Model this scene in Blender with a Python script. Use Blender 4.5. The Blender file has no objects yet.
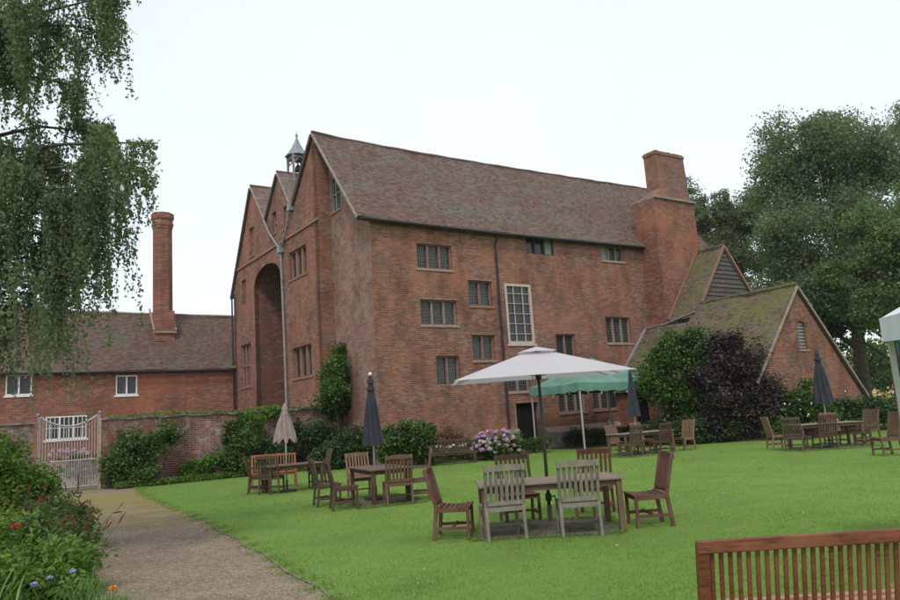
import bpy, bmesh, math, random
import numpy as np
from mathutils import Vector, Matrix
from mathutils.geometry import tessellate_polygon

R = math.radians
random.seed(7); rng = np.random.default_rng(7)
scn = bpy.context.scene
COL = scn.collection

# ------------------------------------------------------------------ camera
cam_d = bpy.data.cameras.new('camera')
cam_d.sensor_width = 36; cam_d.lens = 738/900*36
cam_d.clip_start = .1; cam_d.clip_end = 3000
cam = bpy.data.objects.new('camera', cam_d); COL.objects.link(cam)
p, r = R(9.1), R(3.76)
cR = Vector((1, 0, 0)); cU = Vector((0, -math.sin(p), math.cos(p))); cF = Vector((0, math.cos(p), math.sin(p)))
rr = cR*math.cos(r) - cU*math.sin(r); uu = cR*math.sin(r) + cU*math.cos(r)
cam.matrix_world = Matrix(((rr.x, uu.x, -cF.x, 0), (rr.y, uu.y, -cF.y, 0), (rr.z, uu.z, -cF.z, 1.6), (0, 0, 0, 1)))
scn.camera = cam

# ------------------------------------------------------------------ sky, sun, exposure
SUN_EL, SUN_AZ = R(50), R(-8)          # azimuth measured from behind the camera (-Y), towards +X
world = bpy.data.worlds.new('World'); scn.world = world; world.use_nodes = True
wn = world.node_tree; wn.nodes.clear()
sky = wn.nodes.new('ShaderNodeTexSky'); sky.sky_type = 'NISHITA'; sky.sun_disc = False
sky.sun_elevation = SUN_EL; sky.sun_rotation = R(180) - SUN_AZ
b1 = wn.nodes.new('ShaderNodeBackground'); b1.inputs[1].default_value = .05
wn.links.new(sky.outputs[0], b1.inputs[0])
tc = wn.nodes.new('ShaderNodeTexCoord'); cn = wn.nodes.new('ShaderNodeTexNoise')
cn.inputs['Scale'].default_value = 1.6; cn.inputs['Detail'].default_value = 5
wn.links.new(tc.outputs['Generated'], cn.inputs['Vector'])
cr = wn.nodes.new('ShaderNodeValToRGB'); cr.color_ramp.elements[0].position = .3; cr.color_ramp.elements[1].position = .7
cr.color_ramp.elements[0].color = (.80, .865, .885, 1); cr.color_ramp.elements[1].color = (.94, .95, .955, 1)
wn.links.new(cn.outputs[0], cr.inputs[0])
b2 = wn.nodes.new('ShaderNodeBackground'); b2.inputs[1].default_value = .76
wn.links.new(cr.outputs[0], b2.inputs[0])
ad = wn.nodes.new('ShaderNodeAddShader'); wo = wn.nodes.new('ShaderNodeOutputWorld')
wn.links.new(b1.outputs[0], ad.inputs[0]); wn.links.new(b2.outputs[0], ad.inputs[1]); wn.links.new(ad.outputs[0], wo.inputs[0])
sd = bpy.data.lights.new('sun', 'SUN'); sd.energy = 1.5; sd.angle = R(12); sd.color = (1, .97, .92)
sun = bpy.data.objects.new('sun', sd); COL.objects.link(sun)
sdir = Vector((math.sin(SUN_AZ)*math.cos(SUN_EL), -math.cos(SUN_AZ)*math.cos(SUN_EL), math.sin(SUN_EL)))
sun.rotation_euler = sdir.to_track_quat('Z', 'Y').to_euler()
scn.view_settings.view_transform = 'Standard'; scn.view_settings.look = 'None'
scn.view_settings.exposure = 0.30; scn.view_settings.gamma = 1; scn.view_settings.use_curve_mapping = False
scn.cycles.max_bounces = 6; scn.cycles.diffuse_bounces = 3; scn.cycles.transparent_max_bounces = 8

# ------------------------------------------------------------------ helpers: tags
def tag(o, label=None, cat=None, group=None, kind=None):
    if label: o['label'] = label
    if cat: o['category'] = cat
    if group: o['group'] = group
    if kind: o['kind'] = kind
    return o
def empty(name, loc=(0, 0, 0), rz=0, label=None, cat=None, group=None):
    o = bpy.data.objects.new(name, None); COL.objects.link(o)
    o.location = loc; o.rotation_euler = (0, 0, rz); o.empty_display_size = .2
    return tag(o, label, cat, group)
KIDS = {}
def link(name, me, mats, parent=None, smooth=False):
    o = bpy.data.objects.new(name, me); COL.objects.link(o)
    for m in (mats if isinstance(mats, (list, tuple)) else [mats]): me.materials.append(m)
    if parent is not None:
        o.parent = parent; KIDS.setdefault(parent.name, []).append(o)
    if smooth: me.polygons.foreach_set('use_smooth', [True]*len(me.polygons))
    return o
def copy_tree(o, parent=None):
    c = o.copy(); COL.objects.link(c)
    if parent is not None: c.parent = parent; KIDS.setdefault(parent.name, []).append(c)
    for ch in list(KIDS.get(o.name, [])): copy_tree(ch, c)
    return c

class MB:
    def __init__(s): s.v = []; s.f = []; s.m = []; s.mi = 0
    def add(s, vs, fs):
        n = len(s.v); s.v += [tuple(x) for x in vs]; s.f += [tuple(i+n for i in f) for f in fs]; s.m += [s.mi]*len(fs)
    def box(s, a, b):
        x0, y0, z0 = a; x1, y1, z1 = b
        s.add([(x0, y0, z0), (x1, y0, z0), (x1, y1, z0), (x0, y1, z0), (x0, y0, z1), (x1, y0, z1), (x1, y1, z1), (x0, y1, z1)],
              [(0, 3, 2, 1), (4, 5, 6, 7), (0, 1, 5, 4), (1, 2, 6, 5), (2, 3, 7, 6), (3, 0, 4, 7)])
    def bar(s, p0, p1, w, d, up=(0, 0, 1)):
        """rectangular bar; w measured sideways (across up), d along the 'up' side"""
        p0 = Vector(p0); p1 = Vector(p1); t = (p1-p0).normalized(); up = Vector(up)
        if abs(t.dot(up)) > .98: up = Vector((0, 1, 0))
        a = t.cross(up).normalized(); b = a.cross(t).normalized()
        vs = []
        for q in (p0, p1):
            for i, j in ((-1, -1), (1, -1), (1, 1), (-1, 1)): vs.append(q + a*(i*w/2) + b*(j*d/2))
        s.add(vs, [(0, 1, 2, 3), (7, 6, 5, 4), (0, 4, 5, 1), (1, 5, 6, 2), (2, 6, 7, 3), (3, 7, 4, 0)])
    def tube(s, pts, rad, n=8, cap=True):
        pts = [Vector(q) for q in pts]
        if not isinstance(rad, (list, tuple)): rad = [rad]*len(pts)
        rings = []; base = len(s.v); vs = []
        ref = Vector((0, 0, 1))
        for i, q in enumerate(pts):
            t = (pts[min(i+1, len(pts)-1)] - pts[max(i-1, 0)]).normalized()
            rf = ref if abs(t.dot(ref)) < .95 else Vector((1, 0, 0))
            a = t.cross(rf).normalized(); b = t.cross(a)
            for k in range(n):
                an = 2*math.pi*k/n; vs.append(q + a*(math.cos(an)*rad[i]) + b*(math.sin(an)*rad[i]))
        fs = []
        for i in range(len(pts)-1):
            for k in range(n):
                k2 = (k+1) % n; fs.append((i*n+k, i*n+k2, (i+1)*n+k2, (i+1)*n+k))
        if cap: fs.append(tuple(range(n-1, -1, -1))); fs.append(tuple((len(pts)-1)*n+k for k in range(n)))
        s.add(vs, fs)
    def prism(s, poly, f, d0, d1):
        """poly in (s,z), f(s,z,d) maps to 3D; solid between d0 and d1"""
        n = len(poly); tri = tessellate_polygon([[Vector((a, b, 0)) for a, b in poly]])
        vs = [f(a, b, d0) for a, b in poly] + [f(a, b, d1) for a, b in poly]
        fs = [tuple(t) for t in tri] + [tuple(i+n for i in reversed(t)) for t in tri]
        fs += [(i, (i+1) % n, (i+1) % n+n, i+n) for i in range(n)]
        s.add(vs, fs)
    def sphere(s, c, r, n=8, m=6, sz=1):
        vs = []; fs = []
        for i in range(m+1):
            th = math.pi*i/m
            for k in range(n):
                ph = 2*math.pi*k/n; vs.append((c[0]+r*math.sin(th)*math.cos(ph), c[1]+r*math.sin(th)*math.sin(ph), c[2]+r*sz*math.cos(th)))
        for i in range(m):
            for k in range(n): fs.append((i*n+k, (i+1)*n+k, (i+1)*n+(k+1) % n, i*n+(k+1) % n))
        s.add(vs, fs)
    def build(s, name, mats, parent=None, smooth=False, bevel=0):
        me = bpy.data.meshes.new(name); me.from_pydata([tuple(x) for x in s.v], [], s.f)
        if any(s.m): me.polygons.foreach_set('material_index', s.m)
        me.update()
        o = link(name, me, mats, parent, smooth)
        if bevel:
            b = o.modifiers.new('bevel', 'BEVEL'); b.width = bevel; b.segments = 2; b.limit_method = 'ANGLE'
        return o

def quads_mesh(name, V, nper, mats, parent=None):
    """V (N*nper,3) array, one face per nper verts"""
    me = bpy.data.meshes.new(name); nv = len(V); nf = nv//nper
    me.vertices.add(nv); me.vertices.foreach_set('co', np.asarray(V, np.float32).ravel())
    me.loops.add(nv); me.loops.foreach_set('vertex_index', np.arange(nv, dtype=np.int32))
    me.polygons.add(nf); me.polygons.foreach_set('loop_start', np.arange(0, nv, nper, dtype=np.int32))
    me.update(calc_edges=True)
    return link(name, me, mats, parent)

# ------------------------------------------------------------------ helpers: materials
class NT:
    def __init__(s, name):
        s.mat = bpy.data.materials.new(name); s.mat.use_nodes = True; s.t = s.mat.node_tree; s.t.nodes.clear()
        s.out = s.t.nodes.new('ShaderNodeOutputMaterial')
    def n(s, typ, ins=None, **kw):
        nd = s.t.nodes.new('ShaderNode'+typ)
        for k, v in kw.items(): setattr(nd, k, v)
        for k, v in (ins or {}).items(): s.set(nd, k, v)
        return nd
    def set(s, nd, k, v):
        i = nd.inputs[k]
        if isinstance(v, bpy.types.NodeSocket): s.t.links.new(v, i)
        elif isinstance(v, bpy.types.Node): s.t.links.new(v.outputs[0], i)
        elif isinstance(v, (tuple, list)) and len(v) == 3 and i.type == 'RGBA': i.default_value = (*v, 1)
        else: i.default_value = v
    def obj(s): return s.n('TexCoord').outputs['Object']
    def noise(s, vec, scale, detail=4, rough=.55, dist=0):
        return s.n('TexNoise', {'Vector': vec, 'Scale': scale, 'Detail': detail, 'Roughness': rough, 'Distortion': dist}).outputs[0]
    def ramp(s, fac, els):
        nd = s.n('ValToRGB', {0: fac}); e = nd.color_ramp.elements
        while len(e) < len(els): e.new(.5)
        for k, (pos, c) in zip(e, els): k.position = pos; k.color = (*c, 1) if len(c) == 3 else c
        return nd.outputs[0]
    def mix(s, fac, a, b, mode='MIX'):
        nd = s.n('MixRGB', {0: fac, 1: a, 2: b}, blend_type=mode); return nd.outputs[0]
    def math(s, op, a, b=0): return s.n('Math', {0: a, 1: b}, operation=op).outputs[0]
    def rng(s, v, a, b, c=0., d=1.): return s.n('MapRange', {0: v, 1: a, 2: b, 3: c, 4: d}).outputs[0]
    def bump(s, h, strength=.5, dist=.01): return s.n('Bump', {'Height': h, 'Strength': strength, 'Distance': dist}).outputs[0]
    def bsdf(s, col, rough=.85, bump=None, spec=.3, metal=0, **kw):
        ins = {'Base Color': col, 'Roughness': rough, 'Specular IOR Level': spec, 'Metallic': metal}; ins.update(kw)
        b = s.n('BsdfPrincipled', ins)
        if bump is not None: s.set(b, 'Normal', bump)
        s.t.links.new(b.outputs[0], s.out.inputs[0]); return s.mat

def plain(name, c, rough=.6, spec=.4, metal=0, var=.15, scale=8):
    t = NT(name); n = t.noise(t.obj(), scale)
    col = t.mix(t.rng(n, .3, .7), tuple(x*(1-var) for x in c), tuple(min(1, x*(1+var)) for x in c))
    return t.bsdf(col, rough, t.bump(n, .1, .01), spec, metal)

def wallvec(t):
    o = t.obj(); sp = t.n('SeparateXYZ', {0: o}); s = t.math('ADD', sp.outputs[0], sp.outputs[1])
    return o, t.n('CombineXYZ', {0: s, 1: sp.outputs[2], 2: 0.}).outputs[0]

def brick_mat(name, c1, c2, grey, greyamt=.35, mortar=(.27, .205, .16), orange=(.46, .17, .085), dark=.5, bw=.235, rh=.078, grime=.5, stone=None, stoneamt=.85):
    t = NT(name); o, wv = wallvec(t)
    w = t.noise(o, 1.3, 3); wob = t.n('VectorMath', {0: wv, 1: t.n('VectorMath', {0: t.n('CombineXYZ', {0: w, 1: w, 2: 0.}).outputs[0], 3: .06}, operation='SCALE').outputs[0]}, operation='ADD').outputs[0]
    b = t.n('TexBrick', {'Vector': wob, 'Color1': c1, 'Color2': c2, 'Mortar': mortar, 'Scale': 1., 'Mortar Size': .011, 'Mortar Smooth': .3, 'Bias': 0., 'Brick Width': bw, 'Row Height': rh})
    b.offset = .5
    # scattered burnt headers: second brick grid, black/white random
    b2 = t.n('TexBrick', {'Vector': wob, 'Color1': (0, 0, 0), 'Color2': (1, 1, 1), 'Mortar': (0, 0, 0), 'Scale': 1., 'Mortar Size': .0, 'Bias': -.2, 'Brick Width': bw, 'Row Height': rh})
    b2.offset = .5
    n1 = t.noise(o, .35, 5, .6, .5); n2 = t.noise(o, 1.1, 5, .65, .8); n3 = t.noise(o, 5, 4, .6); n4 = t.noise(o, .18, 3)
    col = t.mix(t.math('MULTIPLY', t.rng(n1, .46, .62), .55), b.outputs[0], orange)
    col = t.mix(t.math('MULTIPLY', t.rng(n2, .48, .66), greyamt), col, grey)
    hd = t.math('MULTIPLY', t.rng(b2.outputs[0], .68, .9), t.rng(n2, .38, .58))
    col = t.mix(t.math('MULTIPLY', hd, dark), col, (.07, .055, .05))
    lt = t.math('MULTIPLY', t.rng(b2.outputs[0], .0, .14, 1, 0), t.rng(n2, .4, .6))
    col = t.mix(t.math('MULTIPLY', lt, .35), col, (.38, .22, .15))
    col = t.mix(t.math('MULTIPLY', t.math('SUBTRACT', 1, b.outputs['Fac']), 0.), col, mortar)
    col = t.mix(t.math('MULTIPLY', t.math('MULTIPLY', b.outputs['Fac'], t.rng(n3, .3, .6)), .8), col, mortar)
    if stone: col = t.mix(t.math('MULTIPLY', t.rng(t.noise(o, 1.5, 6, .75, .9), .48, .6), stoneamt), col, stone)
    # streaky grime, runs down the wall
    st = t.n('VectorMath', {0: wv, 1: (1.1, .45, 1)}, operation='MULTIPLY').outputs[0]
    g = t.rng(t.noise(st, 1, 6, .7), .45, .66)
    col = t.mix(t.math('MULTIPLY', g, grime), col, t.mix(1., col, (.46, .44, .43), 'MULTIPLY'))
    h = t.math('ADD', t.math('MULTIPLY', b.outputs['Fac'], -.7), t.math('MULTIPLY', n3, .6))
    return t.bsdf(col, .92, t.bump(h, .6, .02), .15)

def tile_mat(name, axis, c1, c2, moss=(.07, .085, .022), mossamt=.3, lich=(.30, .27, .23), slope=1.3, cg=(.17, .14, .13), con=1.):
    t = NT(name); o = t.obj(); sp = t.n('SeparateXYZ', {0: o})
    n0 = t.noise(o, 1.7, 3)
    wob = t.math('MULTIPLY', n0, .1)
    wv = t.n('CombineXYZ', {0: sp.outputs[axis], 1: t.math('ADD', t.math('MULTIPLY', sp.outputs[2], slope), wob), 2: 0.}).outputs[0]
    b = t.n('TexBrick', {'Vector': wv, 'Color1': c1, 'Color2': c2, 'Mortar': tuple(x*.3 for x in c1), 'Scale': 1., 'Mortar Size': .008, 'Mortar Smooth': .2, 'Bias': 0., 'Brick Width': .17, 'Row Height': .105})
    b.offset = .5
    b2 = t.n('TexBrick', {'Vector': wv, 'Color1': (0, 0, 0), 'Color2': (1, 1, 1), 'Mortar': (.5, .5, .5), 'Scale': 1., 'Mortar Size': 0., 'Bias': 0., 'Brick Width': .17, 'Row Height': .105})
    b2.offset = .5
    n1 = t.noise(o, .5, 5, .65, .6); n2 = t.noise(o, 2.2, 6, .7, .5); n3 = t.noise(o, 14, 4)
    col = t.mix(t.math('MULTIPLY', t.rng(n1, .42, .62), .75), b.outputs[0], cg)
    col = t.mix(t.math('MULTIPLY', t.rng(b2.outputs[0], .6, 1.), .34*con), col, lich)
    col = t.mix(t.math('MULTIPLY', t.rng(b2.outputs[0], .35, .1), .4*con), col, tuple(x*.5 for x in c2))
    col = t.mix(t.math('MULTIPLY', t.rng(n2, .56, .7), .5), col, lich)
    mm = t.math('MULTIPLY', t.rng(t.math('ADD', t.math('MULTIPLY', n1, .6), t.math('MULTIPLY', n2, .6)), .78-.32*mossamt, .92-.32*mossamt), t.rng(n3, .25, .55))
    col = t.mix(t.math('MULTIPLY', mm, .9), col, t.mix(n3, moss, tuple(x*1.9 for x in moss)))
    # each course rises to its lower edge
    saw = t.math('FRACT', t.math('DIVIDE', t.n('SeparateXYZ', {0: wv}).outputs[1], .105))
    h = t.math('ADD', t.math('MULTIPLY', saw, -.8), t.math('ADD', t.math('MULTIPLY', b2.outputs[0], .5), t.math('MULTIPLY', mm, .8)))
    return t.bsdf(col, .9, t.bump(h, .8, .03), .2)

def wood_mat(name, c, axis_scale=(18, 18, 3), rough=.75, var=.35, grey=None):
    t = NT(name); o = t.obj()
    v = t.n('VectorMath', {0: o, 1: axis_scale}, operation='MULTIPLY').outputs[0]
    n = t.noise(v, 2.5, 5, .6); n2 = t.noise(o, 3, 3); isl = t.n('NewGeometry').outputs['Random Per Island']
    ob = t.n('ObjectInfo').outputs['Random']
    col = t.mix(t.rng(n, .3, .7), tuple(x*(1-var) for x in c), tuple(x*(1+var) for x in c))
    if grey: col = t.mix(t.rng(n2, .45, .62), col, grey)
    col = t.mix(t.math('MULTIPLY', isl, .35), col, tuple(x*.6 for x in c))
    return t.bsdf(col, rough, t.bump(n, .25, .004), .25)

def leaf_mat(name, a, b, c=None, trans=.3, rough=.55, nsc=1.1):
    t = NT(name); isl = t.n('NewGeometry').outputs['Random Per Island']
    n = t.noise(t.obj(), nsc, 4, .6)
    f = t.math('ADD', t.math('MULTIPLY', isl, .5), t.math('MULTIPLY', t.rng(n, .38, .62), .5))
    els = [(0, a), (1, b)] if c is None else [(0, a), (.6, b), (1, c)]
    col = t.ramp(f, els)
    bs = t.n('BsdfPrincipled', {'Base Color': col, 'Roughness': rough, 'Specular IOR Level': .35})
    tr = t.n('BsdfTranslucent', {'Color': t.mix(1., col, (1.2, 1.25, .6), 'MULTIPLY')})
    m = t.n('MixShader', {0: trans, 1: bs, 2: tr}); t.t.links.new(m.outputs[0], t.out.inputs[0]); return t.mat

M = {}
M['brick'] = brick_mat('brick_front', (.29, .10, .061), (.125, .052, .039), (.165, .115, .088), .65, dark=.85, mortar=(.26, .195, .155), orange=(.33, .125, .07), grime=.75)
M['brick_red'] = brick_mat('brick_red', (.27, .075, .048), (.11, .04, .032), (.16, .115, .09), .65, grime=.6, dark=.8, mortar=(.21, .155, .125))
M['brick_faded'] = brick_mat('brick_faded', (.26, .12, .085), (.16, .078, .058), (.25, .18, .15), .7, orange=(.31, .12, .075), rh=.09, stone=(.32, .23, .19), dark=.7, stoneamt=.6, mortar=(.28, .22, .185))
M['brick_dark'] = brick_mat('brick_dark', (.14, .06, .043), (.10, .045, .034), (.10, .075, .06), .5, mortar=(.17, .13, .105), orange=(.2, .07, .04))  # dark tone paints the shade inside the arch recess; blocked window uses it too
M['brick_gable'] = brick_mat('brick_gable', (.28, .10, .064), (.13, .056, .042), (.22, .155, .12), .6, orange=(.34, .12, .072), dark=.8, mortar=(.24, .18, .145))
M['brick_stack'] = brick_mat('brick_stack', (.19, .085, .065), (.14, .06, .05), (.15, .12, .10), .7, dark=.7)
M['brick_old'] = brick_mat('brick_garden_wall', (.22, .07, .045), (.12, .05, .038), (.13, .11, .09), .8, mortar=(.25, .21, .175), rh=.078, grime=.9, stone=(.38, .34, .31), stoneamt=.5, orange=(.33, .10, .06))
M['brick_range'] = brick_mat('brick_range', (.30, .085, .05), (.15, .048, .034), (.20, .125, .095), .5, orange=(.45, .14, .07))
M['stone'] = plain('stone', (.33, .27, .21), .9, .2, var=.3, scale=5)
M['stone_dark'] = plain('stone_dark', (.20, .17, .14), .95, .1, var=.4, scale=3)
M['sill'] = plain('sill_stone', (.30, .22, .175), .85, .2, var=.2, scale=9)
M['mullion'] = plain('pink_mullion', (.25, .135, .10), .8, .2, var=.25, scale=9)
M['mullion_pale'] = plain('pale_mullion', (.27, .185, .145), .8, .2, var=.2, scale=9)
M['pinkwhite'] = plain('pinkish_paint', (.46, .36, .32), .7, .3, var=.1)
M['whitepaint'] = plain('white_paint', (.72, .72, .68), .6, .4, var=.08)
M['gatebar'] = plain('gate_bar_paint', (.36, .31, .295), .7, .3, var=.2)
M['black'] = plain('black_iron', (.02, .02, .022), .5, .4, var=.2)
M['lead'] = plain('lead', (.20, .21, .23), .55, .4, var=.25, scale=6)
M['leadpale'] = plain('lead_pale', (.23, .225, .22), .7, .3, var=.2, scale=6)
M['verge'] = plain('verge_mortar', (.27, .225, .185), .9, .2, var=.25, scale=6)
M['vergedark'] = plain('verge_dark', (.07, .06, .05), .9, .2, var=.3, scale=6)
M['dark'] = plain('dark_interior', (.012, .011, .01), .9, .1)
M['tile_main'] = tile_mat('tile_main', 0, (.165, .082, .06), (.10, .068, .056), mossamt=.34, lich=(.19, .155, .13), cg=(.12, .098, .086), con=1.5)
M['tile_range'] = tile_mat('tile_range', 0, (.15, .076, .055), (.10, .065, .05), mossamt=.4, lich=(.17, .14, .115), cg=(.10, .082, .068), con=1.4)
M['tile_moss'] = tile_mat('tile_moss', 1, (.14, .095, .068), (.095, .07, .052), mossamt=.7, moss=(.085, .083, .02), lich=(.2, .17, .14), cg=(.12, .10, .08), con=1.5, slope=1.34)
M['tile_north'] = tile_mat('tile_plain', 0, (.18, .105, .085), (.14, .095, .08), mossamt=.3)
M['boards'] = wood_mat('weatherboard', (.10, .09, .08), (2, 2, 14), .9, .5)

def glass_mat(name, gw, gh, leadc=(.11, .11, .10), m=.008, g=(.014, .018, .019)):
    t = NT(name); o, wv = wallvec(t)
    b = t.n('TexBrick', {'Vector': wv, 'Color1': (0, 0, 0), 'Color2': (1, 1, 1), 'Mortar': (.5, .5, .5), 'Scale': 1., 'Mortar Size': m, 'Mortar Smooth': 0., 'Bias': 0., 'Brick Width': gw, 'Row Height': gh})
    b.offset = 0
    gl = t.mix(b.outputs[0], g, tuple(x*2.2 for x in g))
    n = t.noise(o, 4, 2)
    col = t.mix(b.outputs['Fac'], gl, leadc)
    rough = t.math('ADD', .12, t.math('MULTIPLY', b.outputs['Fac'], .5))
    bs = t.bsdf(col, rough, t.bump(t.math('ADD', n, b.outputs[0]), .6, .015), .4)
    return bs
M['leaded'] = glass_mat('leaded_glass', .105, .135)
M['glass'] = glass_mat('window_glass', 5., 5., m=0., g=(.025, .032, .034))
M['curtain'] = plain('pale_curtain', (.24, .25, .235), .9, .1, var=.15)

# woods for the furniture
M['w_red'] = wood_mat('teak_red_brown', (.125, .052, .037), grey=(.15, .09, .068))
M['w_redder'] = wood_mat('teak_red', (.19, .07, .042), grey=(.17, .09, .06))
M['w_grey'] = wood_mat('teak_weathered_grey', (.22, .195, .15), grey=(.15, .14, .105))
M['w_dark'] = wood_mat('teak_dark', (.078, .040, .027), grey=(.095, .065, .045))
M['w_brown'] = wood_mat('teak_brown', (.135, .073, .047), grey=(.14, .10, .07))
M['w_light'] = wood_mat('teak_pale_brown', (.21, .115, .072), grey=(.20, .145, .10))
M['w_green'] = wood_mat('teak_green_dark', (.085, .062, .038), grey=(.10, .078, .046))
M['w_orange'] = wood_mat('teak_orange', (.30, .115, .05), grey=(.22, .105, .06))
M['w_maho'] = wood_mat('mahogany_bench', (.165, .055, .028), (4, 30, 30), .5, .55, grey=(.21, .08, .043))
M['w_mahoslat'] = wood_mat('mahogany_seat', (.36, .18, .12), (4, 30, 30), .6, .3)
M['w_top'] = wood_mat('teak_table_grey', (.24, .18, .14), (3, 20, 20), .6, .3, grey=(.21, .17, .14))
M['w_topdark'] = wood_mat('teak_table_brown', (.16, .105, .075), (3, 20, 20), .5, .3)

L_ = leaf_mat
M['lf_birch'] = L_('birch_leaves', (.085, .125, .07), (.15, .20, .105), (.23, .28, .16), .5)
M['lf_birch_far'] = L_('birch_leaves_far', (.10, .13, .08), (.17, .21, .12), (.24, .28, .17), .5)
M['lf_dark'] = L_('dark_leaves', (.03, .055, .02), (.06, .10, .034), (.10, .155, .055), .3)
M['lf_mid'] = L_('mid_leaves', (.045, .085, .022), (.085, .15, .036), (.14, .22, .06), .32)
M['lf_bright'] = L_('bright_leaves', (.065, .13, .02), (.12, .22, .035), (.19, .30, .06), .38)
M['lf_ashfar'] = L_('ash_leaves_far', (.09, .12, .07), (.155, .20, .11), (.24, .28, .165), .5)
M['lf_ash'] = L_('ash_leaves', (.065, .11, .045), (.125, .19, .07), (.20, .265, .11), .42)
M['lf_purple'] = L_('purple_leaves', (.03, .024, .024), (.06, .047, .048), (.10, .083, .08), .2)
M['lf_con'] = L_('conifer_needles', (.02, .035, .02), (.05, .075, .045), None, .1)
M['lf_lance'] = L_('lance_leaves', (.06, .13, .03), (.13, .25, .05), (.2, .33, .09), .3)
M['lf_copper'] = L_('copper_leaves', (.09, .05, .02), (.16, .10, .04), None, .2)
M['bark'] = plain('bark', (.09, .075, .06), .95, .1, var=.4, scale=6)
M['birchbark'] = plain('birch_bark', (.35, .33, .3), .9, .1, var=.5, scale=4)
for nme, c in dict(pink=(.60, .30, .46), pale=(.70, .52, .62), redspike=(.17, .035, .03), blue=(.36, .38, .58), orangef=(.85, .28, .03), rose=(.35, .08, .05), whitef=(.75, .75, .68), dullred=(.18, .06, .04)).items():
    M[nme] = plain('petal_'+nme, c, .7, .2, var=.3, scale=20)

# ------------------------------------------------------------------ foliage
def leaves(pts, L, W, name, mat, parent, droop=0., jit=.35, up=.55):
    n = len(pts); pts = np.asarray(pts)
    nn = rng.normal(size=(n, 3))*.75; nn[:, 2] = np.abs(nn[:, 2])*(.45 if up < .3 else 1)+up; nn /= np.linalg.norm(nn, axis=1)[:, None]
    a = rng.normal(size=(n, 3)); a[:, 2] -= droop*2; a -= (a*nn).sum(1)[:, None]*nn*(1-.5*min(1, droop)); a /= np.linalg.norm(a, axis=1)[:, None]
    b = np.cross(nn, a); b /= np.linalg.norm(b, axis=1)[:, None]
    s = (1-jit+2*jit*rng.random(n))[:, None]
    c = np.cross(a, b)*(W*.35)*s
    V = np.stack([pts-a*L*s, pts+b*W*s+c, pts+a*L*s, pts-b*W*s+c], 1).reshape(-1, 3)
    return quads_mesh(name, V, 4, mat, parent)
def blob_pts(c, rad, n, clumps, spread, shell=.55, squash=.8):
    """n points in clumps over an ellipsoid"""
    d = rng.normal(size=(clumps, 3)); d /= np.linalg.norm(d, axis=1)[:, None]
    rr_ = (shell+(1-shell)*rng.random(clumps)**.6)
    rr_[: clumps//5] *= rng.random(clumps//5)
    cc = np.array(c)+d*rr_[:, None]*np.array(rad)
    k = rng.integers(0, clumps, n); sp = spread*(.6+.8*rng.random(clumps))
    q = np.clip(rng.normal(size=(n, 3)), -1.7, 1.7)*sp[k][:, None]*.95; q[:, 2] *= squash
    return cc[k]+q
def tree_limbs(mb, base, h, r0, targets, lean=(0, 0), ext=.1):
    top = Vector((base[0]+lean[0], base[1]+lean[1], base[2]+h)); b = Vector(base)
    mid = b.lerp(top, .5)+Vector((r0*.6, -r0*.4, 0))
    mb.tube([b-Vector((0, 0, .2)), b+Vector((0, 0, .15)), b.lerp(mid, .5), mid, mid.lerp(top, .5), top], [r0*1.5, r0*1.1, r0*.9, r0*.7, r0*.45, r0*.12], 10)
    for q in targets:
        q = Vector(q); t0 = max(.12, min(.9, (q.z-base[2])/h*.62)); s = b.lerp(top, t0)
        if t0 < .5: s = b.lerp(mid, t0*2)
        m = s.lerp(q, .5)+Vector((0, 0, (q-s).length*.12))
        k = r0*(1-t0)*.5
        mb.tube([s, m, q], [k, k*.6, k*.15], 6, cap=False)
        for _ in range(4):
            e = q+Vector(rng.normal(size=3)*(q-s).length*ext); mb.tube([m.lerp(q, random.random()), e], [k*.35, k*.08], 4, cap=False)

def tree(name, label, cat, base, h, r0, blobs, lmat, L, W, dens, barkm='bark', group=None, droop=.0, clump=.45, strands=0, lpc=60):
    root = empty(name, base, 0, label, cat, group)
    mb = MB(); bl = [(Vector(c)-Vector(base), rad) for c, rad in blobs]
    tree_limbs(mb, (0, 0, 0), h, r0, [c for c, _ in bl])
    mb.build('trunk', M[barkm], root, True)
    P = []; sub = []
    for c, rad in bl:
        k = 8 if rad[0]*rad[1]*rad[2] > 2 else 5
        for _ in range(k):
            d_ = Vector(rng.normal(size=3)).normalized(); f_ = random.uniform(.4, 1.0); g_ = random.uniform(.24, .44)
            sub.append((Vector(c)+Vector([d_[i]*rad[i]*f_ for i in range(3)]), tuple(r_*g_*random.uniform(.8, 1.2) for r_ in rad)))
        sub.append((c, tuple(r_*.4 for r_ in rad)))
    for c, rad in sub:
        vol = rad[0]*rad[1]*rad[2]; n = int(dens*vol**.72); cl = max(9, int(n/lpc))
        q = blob_pts(c, rad, n, cl, clump*min(1, vol**.33), .7)
        P.append(q)
        if strands:
            ns = int(strands*rad[0]*rad[1]); d = rng.normal(size=(ns, 3)); d /= np.linalg.norm(d, axis=1)[:, None]; d[:, 2] = -np.abs(d[:, 2])*.6+.2
            s0 = np.array(c)+d*np.array(rad)
            for s_ in s0:
                ln = (.5+1.3*random.random())*rad[2]*.5; m = max(6, int(ln*dens*.035)); t = rng.random(m)
                q = s_+np.stack([.12*rng.normal(size=m)+.1*t, .12*rng.normal(size=m), -t*ln], 1); P.append(q)
    leaves(np.concatenate(P), L, W, 'crown', M[lmat], root, droop, up=.12)
    return root
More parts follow.
